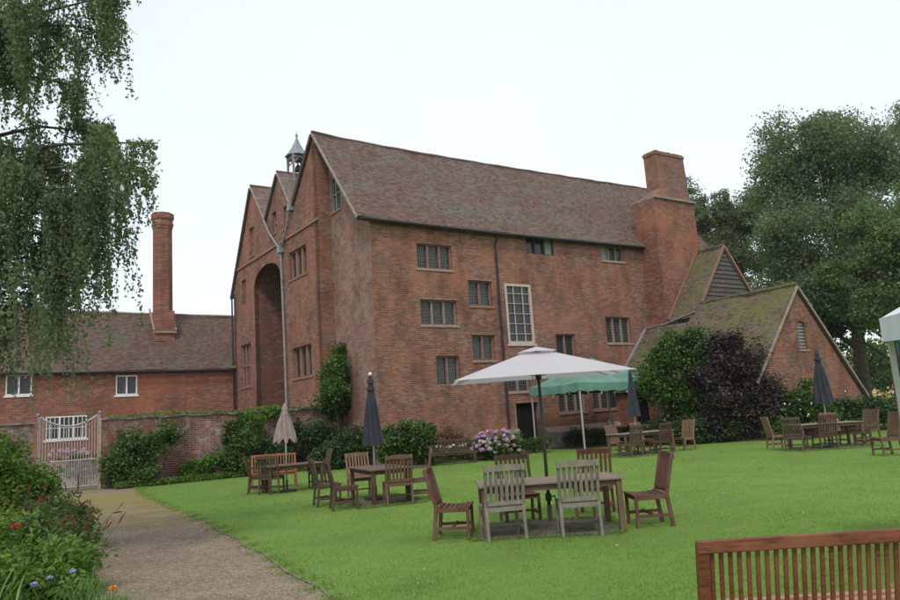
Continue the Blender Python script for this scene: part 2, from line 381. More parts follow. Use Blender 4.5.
def shrub(name, label, loc, blobs, lmat, L, W, n, cat='shrub', group=None, stems=6, clump=.16, droop=0., shell=.6):
    root = empty(name, loc, 0, label, cat, group)
    mb = MB()
    for c, rad in blobs:
        for k in range(max(2, stems//len(blobs))):
            e = Vector(c)+Vector([rng.normal()*rad[i]*.45 for i in range(3)]); s = Vector((c[0]*.4+rng.normal()*.08, c[1]*.4+rng.normal()*.08, -.03))
            mb.tube([s, s.lerp(e, .5)+Vector((0, 0, .08)), e], [.022, .014, .004], 5, cap=False)
    mb.build('stems', M['bark'], root)
    sub = []
    for c, rad in blobs:
        for _ in range(6):
            d_ = Vector(rng.normal(size=3)).normalized(); f_ = random.uniform(.35, .85); g_ = random.uniform(.3, .6)
            sub.append((tuple(c[i]+d_[i]*rad[i]*f_ for i in range(3)), tuple(r_*g_ for r_ in rad)))
        sub.append((c, tuple(r_*.75 for r_ in rad)))
    tot = sum((r_[0]*r_[1]*r_[2])**.67 for _, r_ in sub); P = []
    for c, rad in sub:
        k = int(n*(rad[0]*rad[1]*rad[2])**.67/tot); q = blob_pts(c, rad, k, max(10, k//45), clump, shell)
        q[:, 2] = np.maximum(q[:, 2], .03+.1*rng.random(k)-loc[2]); P.append(q)
    leaves(np.concatenate(P), L, W, 'foliage', M[lmat], root, droop)
    return root

# ------------------------------------------------------------------ GROUND
BO = Vector((-2.97, 28.29, 0)); BR = R(90-55.93)
UV_U = Vector((math.cos(BR), math.sin(BR), 0)); UV_V = Vector((-math.sin(BR), math.cos(BR), 0))
def W(u, v, z=0): return BO+UV_U*u+UV_V*v+Vector((0, 0, z))

def lawn_mat():
    t = NT('lawn'); o = t.obj(); n1 = t.noise(o, .22, 5, .6, .4); n2 = t.noise(o, 2.2, 5, .7); n3 = t.noise(o, 60, 3, .7); n4 = t.noise(o, .9, 3)
    col = t.mix(t.rng(n1, .35, .65), (.13, .222, .042), (.17, .275, .056))
    col = t.mix(t.math('MULTIPLY', t.rng(n2, .5, .7), .45), col, (.19, .275, .085))
    col = t.mix(t.math('MULTIPLY', t.rng(n4, .55, .7), .45), col, (.105, .175, .045))
    col = t.mix(t.math('MULTIPLY', t.rng(n3, .4, .7), .4), col, (.085, .145, .03))
    n5 = t.noise(o, .5, 6, .75, 1.2); col = t.mix(t.math('MULTIPLY', t.rng(n5, .58, .72), .5), col, (.20, .22, .075))
    n6 = t.noise(o, .11, 3); col = t.mix(t.math('MULTIPLY', t.rng(n6, .5, .62), .35), col, (.10, .18, .03))
    return t.bsdf(col, .95, t.bump(t.math('ADD', n3, t.math('MULTIPLY', n2, .5)), .5, .03), .1)
M['lawn'] = lawn_mat()
def gravel_mat():
    t = NT('gravel'); o = t.obj(); n1 = t.noise(o, .6, 5, .65, .4); n3 = t.noise(o, 45, 4, .7)
    v = t.n('TexVoronoi', {'Vector': o, 'Scale': 36.}); v2 = t.n('TexVoronoi', {'Vector': o, 'Scale': 140.})
    sp = t.n('SeparateXYZ', {0: v.outputs['Color']}).outputs[0]
    col = t.mix(sp, (.13, .095, .064), (.42, .33, .235))
    col = t.mix(t.math('MULTIPLY', t.rng(n1, .4, .65), .5), col, (.17, .125, .09))
    col = t.mix(t.math('MULTIPLY', t.rng(n3, .45, .7), .5), col, (.28, .235, .185))
    # moss and short weeds in the trodden part near the gate
    y = t.n('SeparateXYZ', {0: o}).outputs[1]
    band = t.math('MULTIPLY', t.rng(y, 12.5, 16.5), t.math('SUBTRACT', 1., t.rng(y, 22., 25.5)))
    mm = t.math('MULTIPLY', band, t.rng(t.noise(o, 1.3, 5, .65), .25, .5))
    col = t.mix(t.math('MULTIPLY', mm, .85), col, t.mix(n3, (.16, .14, .04), (.32, .25, .085)))
    h = t.math('ADD', v.outputs[0], t.math('MULTIPLY', v2.outputs[0], .5))
    return t.bsdf(col, .95, t.bump(h, .7, .02), .15)
M['gravel'] = gravel_mat()
def soil_mat():
    t = NT('soil'); o = t.obj(); n = t.noise(o, 9, 5, .7); 
    return t.bsdf(t.mix(t.rng(n, .3, .7), (.045, .032, .022), (.11, .085, .06)), .95, t.bump(n, .9, .05), .1)
M['soil'] = soil_mat()
def field_mat():
    t = NT('straw_field'); o = t.obj(); n = t.noise(o, .08, 5, .7); n2 = t.noise(o, 1.2, 4)
    c = t.mix(t.rng(n, .35, .65), (.36, .25, .10), (.46, .34, .15)); c = t.mix(t.math('MULTIPLY', n2, .3), c, (.25, .2, .08))
    return t.bsdf(c, .95, None, .1)
M['field'] = field_mat()
def struct(name, mb, mat): return tag(mb.build(name, mat), kind='structure')

mb = MB(); mb.add([(-300, -300, 0), (300, -300, 0), (300, 300, 0), (-300, 300, 0)], [(0, 1, 2, 3)]); struct('ground', mb, M['lawn'])
mb = MB()
edgeR = [(-.2, 4), (-1.3, 7.25), (-2.74, 10.2), (-5.04, 14.52), (-7.4, 18.6), (-9.6, 22.6), (-10.9, 25.6)]
edgeL = [(-2.1, 3.4), (-3.3, 6.7), (-4.75, 9.6), (-7.05, 13.9), (-9.4, 18.0), (-12.1, 22.6), (-13.3, 25.4)]
def smooth_pts(P, n=6):
    out = []
    for i in range(len(P)-1):
        p0 = Vector(P[max(i-1, 0)]); p1 = Vector(P[i]); p2 = Vector(P[i+1]); p3 = Vector(P[min(i+2, len(P)-1)])
        for k in range(n):
            t = k/n; out.append(.5*((2*p1)+(p2-p0)*t+(2*p0-5*p1+4*p2-p3)*t*t+(3*p1-p0-3*p2+p3)*t**3))
    out.append(Vector(P[-1])); return out
eR = smooth_pts(edgeR); eL = smooth_pts(edgeL)
eRj = [e+Vector((rng.normal()*.04, rng.normal()*.04)) for e in eR]
vs = [(*a, .004) for a in eL]+[(*b, .004) for b in eRj]; n = len(eL)
mb.add(vs, [(i, n+i, n+i+1, i+1) for i in range(n-1)])
# forecourt beyond the gate
q = [W(-20, 3.0, .004), W(-.7, 3.9, .004), W(-.7, 15.3, .004), W(-20, 15.3, .004)]
struct('path', mb, M['gravel'])
mb = MB(); mb.add(q, [(0, 1, 2, 3)]); struct('forecourt', mb, M['gravel'])
mb = MB(); mb.tube([(e.x+.02, e.y, .012) for e in eRj[:20]], .012, 5); struct('path_edging', mb, M['stone_dark'])
# beds
def sheet(name, pts, z, mat):
    mb = MB(); mb.prism([(a.x, a.y) for a in pts], lambda s, zz, d: (s, zz, d), -.03, z); return struct(name, mb, mat)
sheet('flower_bed', [W(-.3, -2.0), W(2.2, -2.0), W(4, -2.2), W(6.3, -1.6), W(6.3, -.02), W(-.02, -.02), W(-.3, 2.2)], .05, M['soil'])
sheet('wall_bed', [W(-9.0, 2.3), W(-7.4, 2.0), W(-5, 2.2), W(-2.6, 1.7), W(-.9, 1.4), W(-.35, 3.15), W(-9.1, 3.15)], .05, M['soil'])
sheet('shrub_bed', [W(8.2, -2.2), W(11.0, -2.6), W(12.0, -6.5), W(12.2, -9.6), W(16, -9.4), W(21, -9.0), W(21, -7.65), W(12.6, -7.65), W(12.5, -.02), W(8.2, -.02)], .045, M['soil'])
sheet('path_border', [Vector(q_) for q_ in ((-2.3, 3.6), (-3.5, 6.7), (-4.95, 9.6), (-7.2, 13.9), (-9.6, 18.0), (-12.3, 22.6), (-13.6, 25.3), (-17, 24), (-13, 14), (-9, 5), (-4, 2.5))], .05, M['soil'])
# far rising field
mb = MB()
for i in range(25):
    for j in range(2): pass
xs = np.linspace(20, 260, 25); ys = [70, 95, 120, 160, 230]; zz = [-.4, 2.5, 5.4, 9, 12]
vs = []; fs = []
for j, y in enumerate(ys):
    for i, x in enumerate(xs): vs.append((x, y+rng.normal()*.5, zz[j]+(0 if j == 0 else .5*math.sin(x*.05+j))))
for j in range(len(ys)-1):
    for i in range(len(xs)-1): a = j*len(xs)+i; fs.append((a, a+1, a+1+len(xs), a+len(xs)))
mb.add(vs, fs); struct('field', mb, M['field'])

# grass blades in the near lawn
def in_path(x, y):
    yl = [e.y for e in eR]; xr = np.interp(y, yl, [e.x for e in eR]); return x < xr+.03
N = 200000
d = 5.4+26*rng.random(N)**2.0; ang = np.arctan((-330+860*rng.random(N))/738); gx = d*np.tan(ang); gy = d
ok = ~in_path(gx, gy) & ~((gx > -.05) & (gx < 2.35) & (gy > 9.75) & (gy < 11.9)); gx = gx[ok]; gy = gy[ok]; n = len(gx)
h = (.012+.018*rng.random(n))*(1+.35*np.sin(gx*1.7)*np.cos(gy*1.3)); a = rng.random(n)*6.283; w = (.0022+.0015*rng.random(n))*(1+.06*(gy-5))
ln = rng.normal(size=(n, 2))*.012
V = np.zeros((n, 3, 3)); V[:, 0, 0] = gx-w*np.cos(a); V[:, 0, 1] = gy-w*np.sin(a); V[:, 1, 0] = gx+w*np.cos(a); V[:, 1, 1] = gy+w*np.sin(a)
V[:, 2, 0] = gx+ln[:, 0]; V[:, 2, 1] = gy+ln[:, 1]; V[:, 2, 2] = h
M['blade'] = leaf_mat('grass_blade', (.125, .21, .04), (.18, .28, .06), (.26, .34, .09), .42)
tag(quads_mesh('grass', V.reshape(-1, 3), 3, M['blade']), 'short mown grass blades of the near lawn', 'grass', kind='stuff')
# tufts along the path edge
P = []
for e in eR[3:]:
    for k in range(110): P.append((e.x+.01+rng.normal()*.09, e.y+rng.normal()*.12, .01+.02*random.random()))
tag(leaves(np.array(P), .03, .006, 'edge_grass', M['blade'], None), 'longer grass tufts along the gravel edge', 'grass', kind='stuff')
# fallen leaves and petals on the lawn
P = []
while len(P) < 300:
    d_ = 6+18*random.random(); x = d_*random.uniform(-.25, .62); 
    if not in_path(x, d_): P.append((x, d_, .024))
P = np.array(P); n = len(P)
a = rng.random(n)*6.283; s = .009+.013*rng.random(n); dx = np.stack([np.cos(a), np.sin(a), .3*rng.normal(size=n)], 1)*s[:, None]; dy = np.stack([-np.sin(a), np.cos(a), .3*rng.normal(size=n)], 1)*s[:, None]*.6
M['fallen'] = leaf_mat('fallen_leaf', (.30, .34, .16), (.36, .36, .22), (.22, .16, .06), .1)
tag(quads_mesh('fallen_leaves', np.stack([P-dx, P+dy, P+dx, P-dy], 1).reshape(-1, 3), 4, M['fallen']), 'pale fallen leaves scattered over the lawn', 'leaves', kind='stuff')
# pebbles on the gravel
n = 42000; t_ = rng.random(n)**1.4; idx = t_*(len(eR)-1-12); i0 = idx.astype(int); fr = rng.random(n)
A = np.array([tuple(e) for e in eR]); B = np.array([tuple(e) for e in eL]); ff = (idx-i0)[:, None]
Pp = (A[i0]*(1-ff)+A[i0+1]*ff)*fr[:, None]+(B[i0]*(1-ff)+B[i0+1]*ff)*(1-fr)[:, None]
s = (.004+.010*rng.random(n)**3); base = np.array([[1, 0, 0], [-.5, .87, 0], [-.5, -.87, 0], [0, 0, .8]])
V = []
for f3 in ((0, 1, 3), (1, 2, 3), (2, 0, 3)):
    pass
ang = rng.random(n)*6.28; c_, s_ = np.cos(ang), np.sin(ang)
vv = np.zeros((n, 4, 3))
for k in range(4):
    vv[:, k, 0] = Pp[:, 0]+s*(base[k, 0]*c_-base[k, 1]*s_); vv[:, k, 1] = Pp[:, 1]+s*(base[k, 0]*s_+base[k, 1]*c_); vv[:, k, 2] = .005+s*base[k, 2]
V = np.stack([vv[:, [0, 1, 3]], vv[:, [1, 2, 3]], vv[:, [2, 0, 3]]], 1).reshape(-1, 3)
M['pebble'] = leaf_mat('pebble', (.12, .09, .062), (.27, .21, .155), (.46, .39, .31), 0, .9)
tag(quads_mesh('pebbles', V, 3, M['pebble']), 'loose pebbles on the gravel path', 'gravel', kind='stuff')

# ------------------------------------------------------------------ BUILDINGS
def fv(v0, sgn=-1):            # wall in a plane of constant v, outward -v
    return lambda s, z, d: (s, v0+sgn*d, z)
def fu(u0, sgn=-1):            # wall in a plane of constant u, outward -u
    return lambda s, z, d: (u0+sgn*d, s, z)
def wall(name, f, outer, holes, mat, parent, depth=.28, thick=.4, label=None):
    loops = [outer]+holes; flat = [q for l in loops for q in l]
    tri = tessellate_polygon([[Vector((a, b, 0)) for a, b in l] for l in loops])
    mb = MB(); mb.add([f(a, b, 0) for a, b in flat], [tuple(t) for t in tri])
    for k, l in enumerate(loops):
        dd = thick if k == 0 else depth; n = len(l)
        mb.add([f(a, b, 0) for a, b in l]+[f(a, b, -dd) for a, b in l], [(i, (i+1) % n, (i+1) % n+n, i+n) for i in range(n)])
    o = mb.build(name, mat, parent)
    if label: o['label'] = label
    return o
def rect(s0, s1, z0, z1): return [(s0, z0), (s1, z0), (s1, z1), (s0, z1)]
def window(parent, f, s0, s1, z0, z1, lights=2, frame='mullion', glass='leaded', depth=.16, sill=True, fw=.05, mw=.07, transom=0, curtain=None, bars=None, label=None, sillmat='sill', lintel=False):
    mb = MB()
    def B(a0, a1, b0, b1, d0, d1):
        mb.prism(rect(a0, a1, b0, b1), f, d0, d1)
    e = .004
    D0, D1 = -depth-.05, -depth+.05
    B(s0+e, s0+fw, z0+e, z1-e, D0, D1); B(s1-fw, s1-e, z0+e, z1-e, D0, D1)
    B(s0+fw, s1-fw, z1-fw, z1-e, D0, D1-.003); B(s0+fw, s1-fw, z0+e, z0+fw, D0, D1-.003)
    for k in range(1, lights):
        c = s0+(s1-s0)*k/lights; B(c-mw/2, c+mw/2, z0+fw, z1-fw, D0-.002, D1+.02)
    for k in range(1, transom+1):
        c = z0+(z1-z0)*k/(transom+1); B(s0+fw, s1-fw, c-.025, c+.025, D0+.002, D1-.01)
    if bars:
        nx, nz = bars
        for k in range(1, nx):
            c = s0+(s1-s0)*k/nx; B(c-.014, c+.014, z0+fw, z1-fw, D0+.02, D1-.02)
        for k in range(1, nz):
            c = z0+(z1-z0)*k/nz; B(s0+fw, s1-fw, c-.013, c+.013, D0+.022, D1-.022)
    w = mb.build('window', M[frame], parent)
    if label: w['label'] = label
    g = MB(); g.prism(rect(s0+.02, s1-.02, z0+.02, z1-.02), f, D0-.01, D0+.01); g.build('pane', M[glass], w)
    if curtain is not None:
        a = s0+(s1-s0)*curtain/lights+mw/2; b = s0+(s1-s0)*(curtain+1)/lights-mw/2
        g = MB(); g.prism(rect(a, b, z0+fw, z1-fw), f, D0+.014, D0+.022); g.build('curtain', M['curtain'], w)
    if sill:
        g = MB(); g.prism(rect(s0-.07, s1+.07, z0-.09, z0-.003), f, -depth+.02, .045); g.build('sill', M[sillmat], w)
    if lintel:
        g = MB(); g.prism(rect(s0-.06, s1+.06, z1+.004, z1+.07), f, -.02, .03); g.build('hood', M['mullion'], w)
    return w
def slab(name, p00, p10, p11, p01, nx, ny, mat, parent, thick=.12, amp=.02, sag=0., seed=0, wav=None):
    """roof slope: p00-p10 eave, p01-p11 ridge"""
    p00, p10, p11, p01 = map(Vector, (p00, p10, p11, p01)); nrm = (p10-p00).cross(p01-p00).normalized()
    if nrm.z < 0: nrm = -nrm
    rg = np.random.default_rng(seed); ph = rg.random(8)*6.28
    vs = []
    for j in range(ny+1):
        for i in range(nx+1):
            a = i/nx; b = j/ny; q = (p00.lerp(p10, a)).lerp(p01.lerp(p11, a), b)
            L1 = (p10-p00).length*a; L2 = (p01-p00).length*b
            o = amp*(math.sin(L1*1.1+ph[0]+L2*.7)+.6*math.sin(L1*2.7+ph[1]-L2*1.9)+.5*math.sin(L2*2.3+ph[2])+.35*math.sin(L1*6.1+L2*4.3+ph[3])) + rg.normal()*amp*.3
            q = q+nrm*o; q.z -= sag*math.sin(math.pi*a**.62)*(.5+.5*b)
            vs.append(q)
    n = (nx+1)*(ny+1); fs = []
    for j in range(ny):
        for i in range(nx): k = j*(nx+1)+i; fs.append((k, k+1, k+nx+2, k+nx+1))
    rim = [i for i in range(nx+1)]+[(j+1)*(nx+1)-1 for j in range(1, ny+1)]+[ny*(nx+1)+i for i in range(nx-1, -1, -1)]+[j*(nx+1) for j in range(ny-1, 0, -1)]
    low = [vs[k]-nrm*thick for k in rim]; m = len(rim)
    fs += [(rim[i], n+i, n+(i+1) % m, rim[(i+1) % m]) for i in range(m)]+[tuple(n+i for i in range(m))]
    mb = MB(); mb.add(vs+low, fs); return mb.build(name, mat, parent, False)

house = empty('manor_house', BO, BR, 'tall red brick manor house with three gables, great arched recess and long tiled roof', 'house')
# --- long front wall
WIN = dict(w1=(2.1, 3.83, 7.73, 8.78), w2=(2.13, 3.89, 5.39, 6.43), w3=(2.72, 3.85, 2.94, 4.12), w4=(4.57, 5.79, 6.25, 7.34), w5=(4.56, 5.74, 3.92, 5.0),
           w6=(7.94, 9.6, 8.75, 9.55), tall=(6.5, 8.0, 4.62, 7.31), w7=(12.68, 14.23, 8.75, 9.5), w8=(12.52, 14.21, 4.67, 5.95), w9=(9.25, 10.42, 4.02, 5.08),
           w10=(6.3, 7.5, 2.55, 3.35), w11=(9.1, 10.75, 1.52, 2.6), w12=(11.2, 12.9, 1.55, 2.6), door=(6.62, 7.86, .06, 2.05))
EZ = 9.72
front = wall('wall', fv(0), [(.002, 0), (21.2, 0), (21.2, EZ), (.002, EZ)], [rect(a, b, c, d) for a, b, c, d in WIN.values()], M['brick'], house, depth=.24, label='long orange red brick wall facing the lawn')
f = fv(0)
window(house, f, *WIN['w1'], lights=3); window(house, f, *WIN['w2'], lights=3, frame='mullion_pale', lintel=True)
window(house, f, *WIN['w3'], lights=2, sill=False); window(house, f, *WIN['w4'], lights=2, lintel=True, sillmat='mullion')
window(house, f, *WIN['w5'], lights=2, frame='mullion', lintel=True, sillmat='mullion_pale')
window(house, f, *WIN['w6'], lights=3, frame='vergedark', sill=False, curtain=2, glass='glass', depth=.1)
window(house, f, *WIN['w7'], lights=3, frame='mullion_pale', glass='glass', curtain=0, depth=.1)
window(house, f, *WIN['w8'], lights=3, frame='mullion_pale', glass='leaded', curtain=None)
window(house, f, *WIN['w9'], lights=2, sill=False, glass='glass'); window(house, f, *WIN['w10'], lights=2, frame='mullion_pale')
window(house, f, *WIN['w11'], lights=3, frame='mullion_pale', sillmat='mullion_pale', glass='leaded'); window(house, f, *WIN['w12'], lights=3, frame='mullion_pale', sillmat='mullion_pale', glass='leaded', curtain=None)
window(house, f, *WIN['tall'], lights=1, frame='pinkwhite', glass='glass', bars=(3, 6), fw=.12, depth=.04, sillmat='pinkwhite', label='tall pinkish white sash window of eighteen panes')
# door
mb = MB(); mb.prism(rect(6.64, 7.84, .08, 2.03), f, -.24, -.18)
for k in range(1, 7): mb.prism(rect(6.64+k*.17, 6.66+k*.17, .1, 2.0), f, -.182, -.172)
dr = mb.build('door', M['dark'], house); dr['label'] = 'low dark doorway beside the black downpipe'
mb = MB(); mb.tube([(7.7, -.0+.17, 1.0), (7.7, .1, 1.0)], .03, 8); mb.build('handle', M['black'], dr)
mb = MB(); mb.prism(rect(6.5, 6.61, .06, 2.17), f, -.02, .03); mb.prism(rect(7.87, 7.98, .06, 2.17), f, -.02, .03); mb.prism(rect(6.613, 7.867, 2.056, 2.17), f, -.02, .028)
mb.build('door_surround', M['mullion'], house)
# plinth right of the door
mb = MB(); mb.prism([(0, 0), (-.22, 0), (-.22, .72), (0, .94)], lambda a, b, d: (8.1+d, a+.0, b), 0, 5.3); mb.build('plinth', M['stone_dark'], house)
mb = MB(); mb.prism([(.0, .945), (-.26, .73), (-.26, .67), (-.224, .67), (-.224, .715), (0, .93)], lambda a, b, d: (8.1+d, a, b), 0, 5.3); mb.build('plinth_cap', M['sill'], house)
mb = MB(); mb.box((5.9, -.33, 0), (6.47, -.004, .98)); mb.build('buttress', M['stone'], house)
# gable end, recessed
VR, ZR = 3.77, 14.35
def zr(v): return ZR-.1-(VR-v)*1.225
wall('wall', fu(0), [(.002, 0), (3.59, 0), (3.59, zr(3.6)), (.002, zr(0))], [rect(2.55, 3.42, 10.75, 12.3)], M['brick_faded'], house, label='faded grey pink stretch of gable wall beside the corner', depth=.2)
window(house, fu(0), 2.55, 3.42, 10.75, 12.3, lights=2, frame='leadpale', glass='leaded', depth=.08, transom=1, sillmat='mullion')
wall('wall', fv(3.597), [(-.6, 0), (0, 0), (0, ZR-.35), (-.6, ZR-.35)], [], M['brick_gable'], house, label='narrow dark return between the two gable planes')
# outer gable face with three gables
arch = [(8.08, 0.02), (11.95, .02), (11.95, 8.7)]
for k in range(1, 16):
    an = math.pi*k/16; arch.append((10.015+1.935*math.cos(an), 8.7+1.12*math.sin(an)**.8))
arch.append((8.08, 8.7))
outer = [(3.6, 0), (15.4, 0), (15.4, 9.25), (12.02, 14.4), (9.95, 12.1), (8.12, 13.92), (6.4, 11.8), (3.77, 14.3), (3.6, 14.15)]
GW = dict(a=(12.68, 14.36, 3.95, 6.2), b=(4.8, 6.95, 3.83, 5.21), c=(5.0, 7.0, 8.42, 9.72), d=(11.8, 12.55, 10.76, 12.3), e=(8.5, 9.08, 11.15, 12.2), f=(7.1, 7.55, 11.05, 12.1), g=(13.25, 14.05, 8.42, 9.72))
wall('wall', fu(-.6), outer, [arch]+[rect(*w_) for w_ in GW.values()], M['brick_gable'], house, depth=.24, thick=.3, label='projecting brick face with three gables and giant arch')
f = fu(-.6)
window(house, f, *GW['a'], lights=3, transom=1, sillmat='mullion'); window(house, f, *GW['b'], lights=3, frame='mullion', mw=.14, sillmat='mullion', glass='glass')
window(house, f, *GW['c'], lights=3, frame='mullion', mw=.16, sillmat='mullion', glass='glass'); window(house, f, *GW['d'], lights=2, transom=1, sillmat='mullion')
window(house, f, *GW['e'], lights=1, transom=1, frame='mullion_pale', sillmat='mullion', glass='glass'); window(house, f, *GW['f'], lights=1, transom=1, frame='mullion_pale', sillmat='mullion', glass='glass')
# blocked window
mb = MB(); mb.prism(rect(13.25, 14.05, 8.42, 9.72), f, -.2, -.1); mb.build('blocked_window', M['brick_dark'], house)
# arch recess: jambs, soffit and back wall, shade of the depth painted as darker brick
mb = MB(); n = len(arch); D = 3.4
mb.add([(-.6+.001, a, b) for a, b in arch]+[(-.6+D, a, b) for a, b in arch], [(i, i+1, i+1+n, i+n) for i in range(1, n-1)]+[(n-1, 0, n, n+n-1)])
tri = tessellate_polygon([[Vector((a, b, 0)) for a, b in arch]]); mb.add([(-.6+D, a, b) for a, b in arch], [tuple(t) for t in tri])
o = mb.build('arch_recess', M['brick_dark'], house); o['label'] = 'deep brick recess under the tall arch, its shade put into the colour'
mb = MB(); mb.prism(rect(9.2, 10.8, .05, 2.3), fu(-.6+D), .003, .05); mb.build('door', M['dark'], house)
# arch ring of bricks
mb = MB(); ring = arch[2:]
for i in range(len(ring)-1):
    a0, b0 = ring[i]; a1, b1 = ring[i+1]; c0 = Vector((a0-10.015, b0-8.7)).normalized()*.24; c1 = Vector((a1-10.015, b1-8.7)).normalized()*.24
    if i == 0: c0 = Vector((.24, 0))
    if i == len(ring)-2: c1 = Vector((-.24, 0))
    mb.prism([(a0, b0), (a0+c0.x, b0+c0.y), (a1+c1.x, b1+c1.y), (a1, b1)], f, .002, .03)
mb.build('arch_ring', M['brick_gable'], house)
# string course
mb = MB(); mb.prism(rect(3.57, 7.5, 10.42, 10.54), f, -.02, .07); mb.prism(rect(7.5, 14.5, 10.40, 10.52), f, -.021, .071); mb.build('string_course', M['mullion'], house)
# outer end wall and hidden back walls
wall('wall', fv(15.403, 1), [(-.6, 0), (9, 0), (9, 9.2), (-.6, 9.2)], [], M['brick_red'], house, label='north end wall behind the low range')
wall('wall', fu(21.2, 1), [(0, 0), (7.8, 0), (7.8, 9.5), (3.77, 14.25), (0, 9.6)], [], M['brick_red'], house, label='far end gable wall')
wall('wall', fv(7.8, 1), [(8.8, 0), (21.2, 0), (21.2, 9.5), (8.8, 9.5)], [], M['brick_red'], house, label='back wall of the long wing')
wall('wall', fu(8.8, 1), [(7.8, 0), (15.4, 0), (15.4, 9.2), (12.02, 14.2), (7.8, 12.5)], [], M['brick_red'], house, label='back gable wall of the cross wing')
# roofs
E0 = -.27
slab('roof', (-.66, E0, 9.60), (21.3, E0, 9.66), (21.3, VR, 14.50), (-.66, VR, 14.5), 88, 22, M['tile_main'], house, amp=.022, sag=.16, seed=3)
slab('roof', (-.66, 6.42, 11.86), (21.3, 7.95, 9.6), (21.3, VR+.01, 14.50), (-.66, VR+.01, 14.5), 40, 8, M['tile_north'], house, amp=.02, sag=.16, seed=4)
slab('roof', (-.66, 6.38, 11.88), (8.9, 6.38, 11.88), (8.9, 8.12, 14.06), (-.66, 8.12, 14.06), 18, 8, M['tile_north'], house, amp=.015, seed=5)
slab('roof', (-.66, 9.97, 12.16), (8.9, 9.97, 12.16), (8.9, 8.13, 14.06), (-.66, 8.13, 14.06), 18, 8, M['tile_north'], house, amp=.015, seed=6)
slab('roof', (-.66, 9.93, 12.18), (8.9, 9.93, 12.18), (8.9, 12.02, 14.54), (-.66, 12.02, 14.54), 18, 8, M['tile_north'], house, amp=.015, seed=7)
slab('roof', (-.66, 15.6, 9.05), (8.9, 15.6, 9.05), (8.9, 12.03, 14.54), (-.66, 12.03, 14.54), 18, 10, M['tile_north'], house, amp=.015, seed=8)
mb = MB()
mb.tube([(-.68+22*i/30, VR, 14.50-.16*math.sin(math.pi*(i/30)**.62)+.015*math.sin(i*2.3)) for i in range(31)], .085, 7); mb.build('ridge_tiles', M['tile_main'], house)
for vv_, z_ in ((8.125, 14.08), (12.025, 14.56)):
    mb = MB(); mb.tube([(-.68, vv_, z_), (8.9, vv_, z_)], .07, 7); mb.build('ridge_tiles', M['tile_north'], house)
# verge strips along the rakes
def rake(pts, mat, w_=.07, d_=.14, x=-.69, name='verge'):
    mb = MB()
    for a, b in zip(pts[:-1], pts[1:]): mb.bar((x, a[0], a[1]), (x, b[0], b[1]), w_, d_, up=(0, 0, 1))
    return mb.build(name, M[mat], house)
rake([(E0, 9.52), (VR-.05, 14.38)], 'verge', .05, .1)
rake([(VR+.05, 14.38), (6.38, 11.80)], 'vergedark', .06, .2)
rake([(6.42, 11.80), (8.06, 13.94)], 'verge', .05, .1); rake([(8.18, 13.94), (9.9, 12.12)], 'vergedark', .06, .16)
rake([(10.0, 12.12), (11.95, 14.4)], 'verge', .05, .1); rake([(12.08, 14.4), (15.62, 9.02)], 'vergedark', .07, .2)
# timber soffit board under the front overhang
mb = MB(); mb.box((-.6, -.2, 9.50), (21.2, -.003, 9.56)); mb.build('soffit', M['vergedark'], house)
# gutter + downpipes
mb = MB(); mb.tube([(-.55, E0-.06, 9.50), (6.1, E0-.06, 9.45), (15.5, E0-.06, 9.52)], .06, 8)
g = mb.build('gutter', M['black'], house)
mb = MB(); mb.tube([(6.12, E0-.05, 9.44), (6.12, E0+.02, 9.25), (6.12, -.08, 9.0), (6.12, -.08, 5), (6.12, -.08, 1.0), (6.12, -.08, .1)], .05, 8)
for z_ in (8.3, 6.4, 4.5, 2.6): mb.tube([(6.12, -.08, z_), (6.12, -.08, z_+.12)], .068, 8)
mb.build('downpipe', M['black'], house)
mb = MB(); x = -.72
for pts in ([(x, 9.95, 12.1), (x, 9.3, 11.3), (x, 8.1, 10.3), (x, 7.78, 10.1)], [(x, 6.42, 11.75), (x, 6.95, 10.95), (x, 7.5, 10.3), (x, 7.72, 10.1)]): mb.tube(pts, .05, 8)
mb.tube([(x, 7.75, 10.15), (x, 7.72, 9), (x, 7.6, 5), (x, 7.53, .1)], .055, 8)
for z_ in (8.6, 6.2, 4.0, 1.9): mb.tube([(x, 7.6+(z_-5)*.022, z_), (x, 7.6+(z_-5)*.022, z_+.14)], .068, 8)
mb.build('downpipe', M['leadpale'], house)['label'] = 'grey Y shaped lead pipe between the gables'
mb = MB(); mb.box((x-.09, 6.25, 11.62), (x+.1, 6.6, 11.95)); mb.build('hopper', M['lead'], house)
mb = MB(); mb.box((x-.12, 7.58, 9.9), (x+.1, 7.95, 10.25)); mb.build('hopper', M['lead'], house)
mb = MB(); mb.tube([(-.72, 15.35, 9.0), (-.72, 15.3, 5), (-.72, 15.25, .1)], .05, 8); mb.build('downpipe', M['black'], house)

# --- chimney breast and stack
cb = MB()
def taper(mb, a, b, u0, u1, v0, v1, U0, U1, V0, V1):
    mb.add([(u0, v0, a), (u1, v0, a), (u1, v1, a), (u0, v1, a), (U0, V0, b), (U1, V0, b), (U1, V1, b), (U0, V1, b)],
           [(0, 3, 2, 1), (4, 5, 6, 7), (0, 1, 5, 4), (1, 2, 6, 5), (2, 3, 7, 6), (3, 0, 4, 7)])
taper(cb, 0, 11.95, 15.55, 18.85, -1.15, .3, 15.6, 18.75, -1.1, .35)
chim = cb.build('chimney_breast', M['brick_red'], house); chim['label'] = 'broad red brick chimney breast beside the lean-to'
cb = MB(); taper(cb, 11.95, 12.07, 15.62, 18.9, -1.2, .4, 15.64, 18.88, -1.18, .38); cb.build('band', M['stone_dark'], chim)
cb = MB(); taper(cb, 12.07, 12.55, 15.9, 18.62, -1.05, .2, 16.36, 18.58, -1.02, -.1)
taper(cb, 12.55, 14.42, 16.36, 18.58, -1.02, -.15, 16.28, 18.50, -.98, -.2)
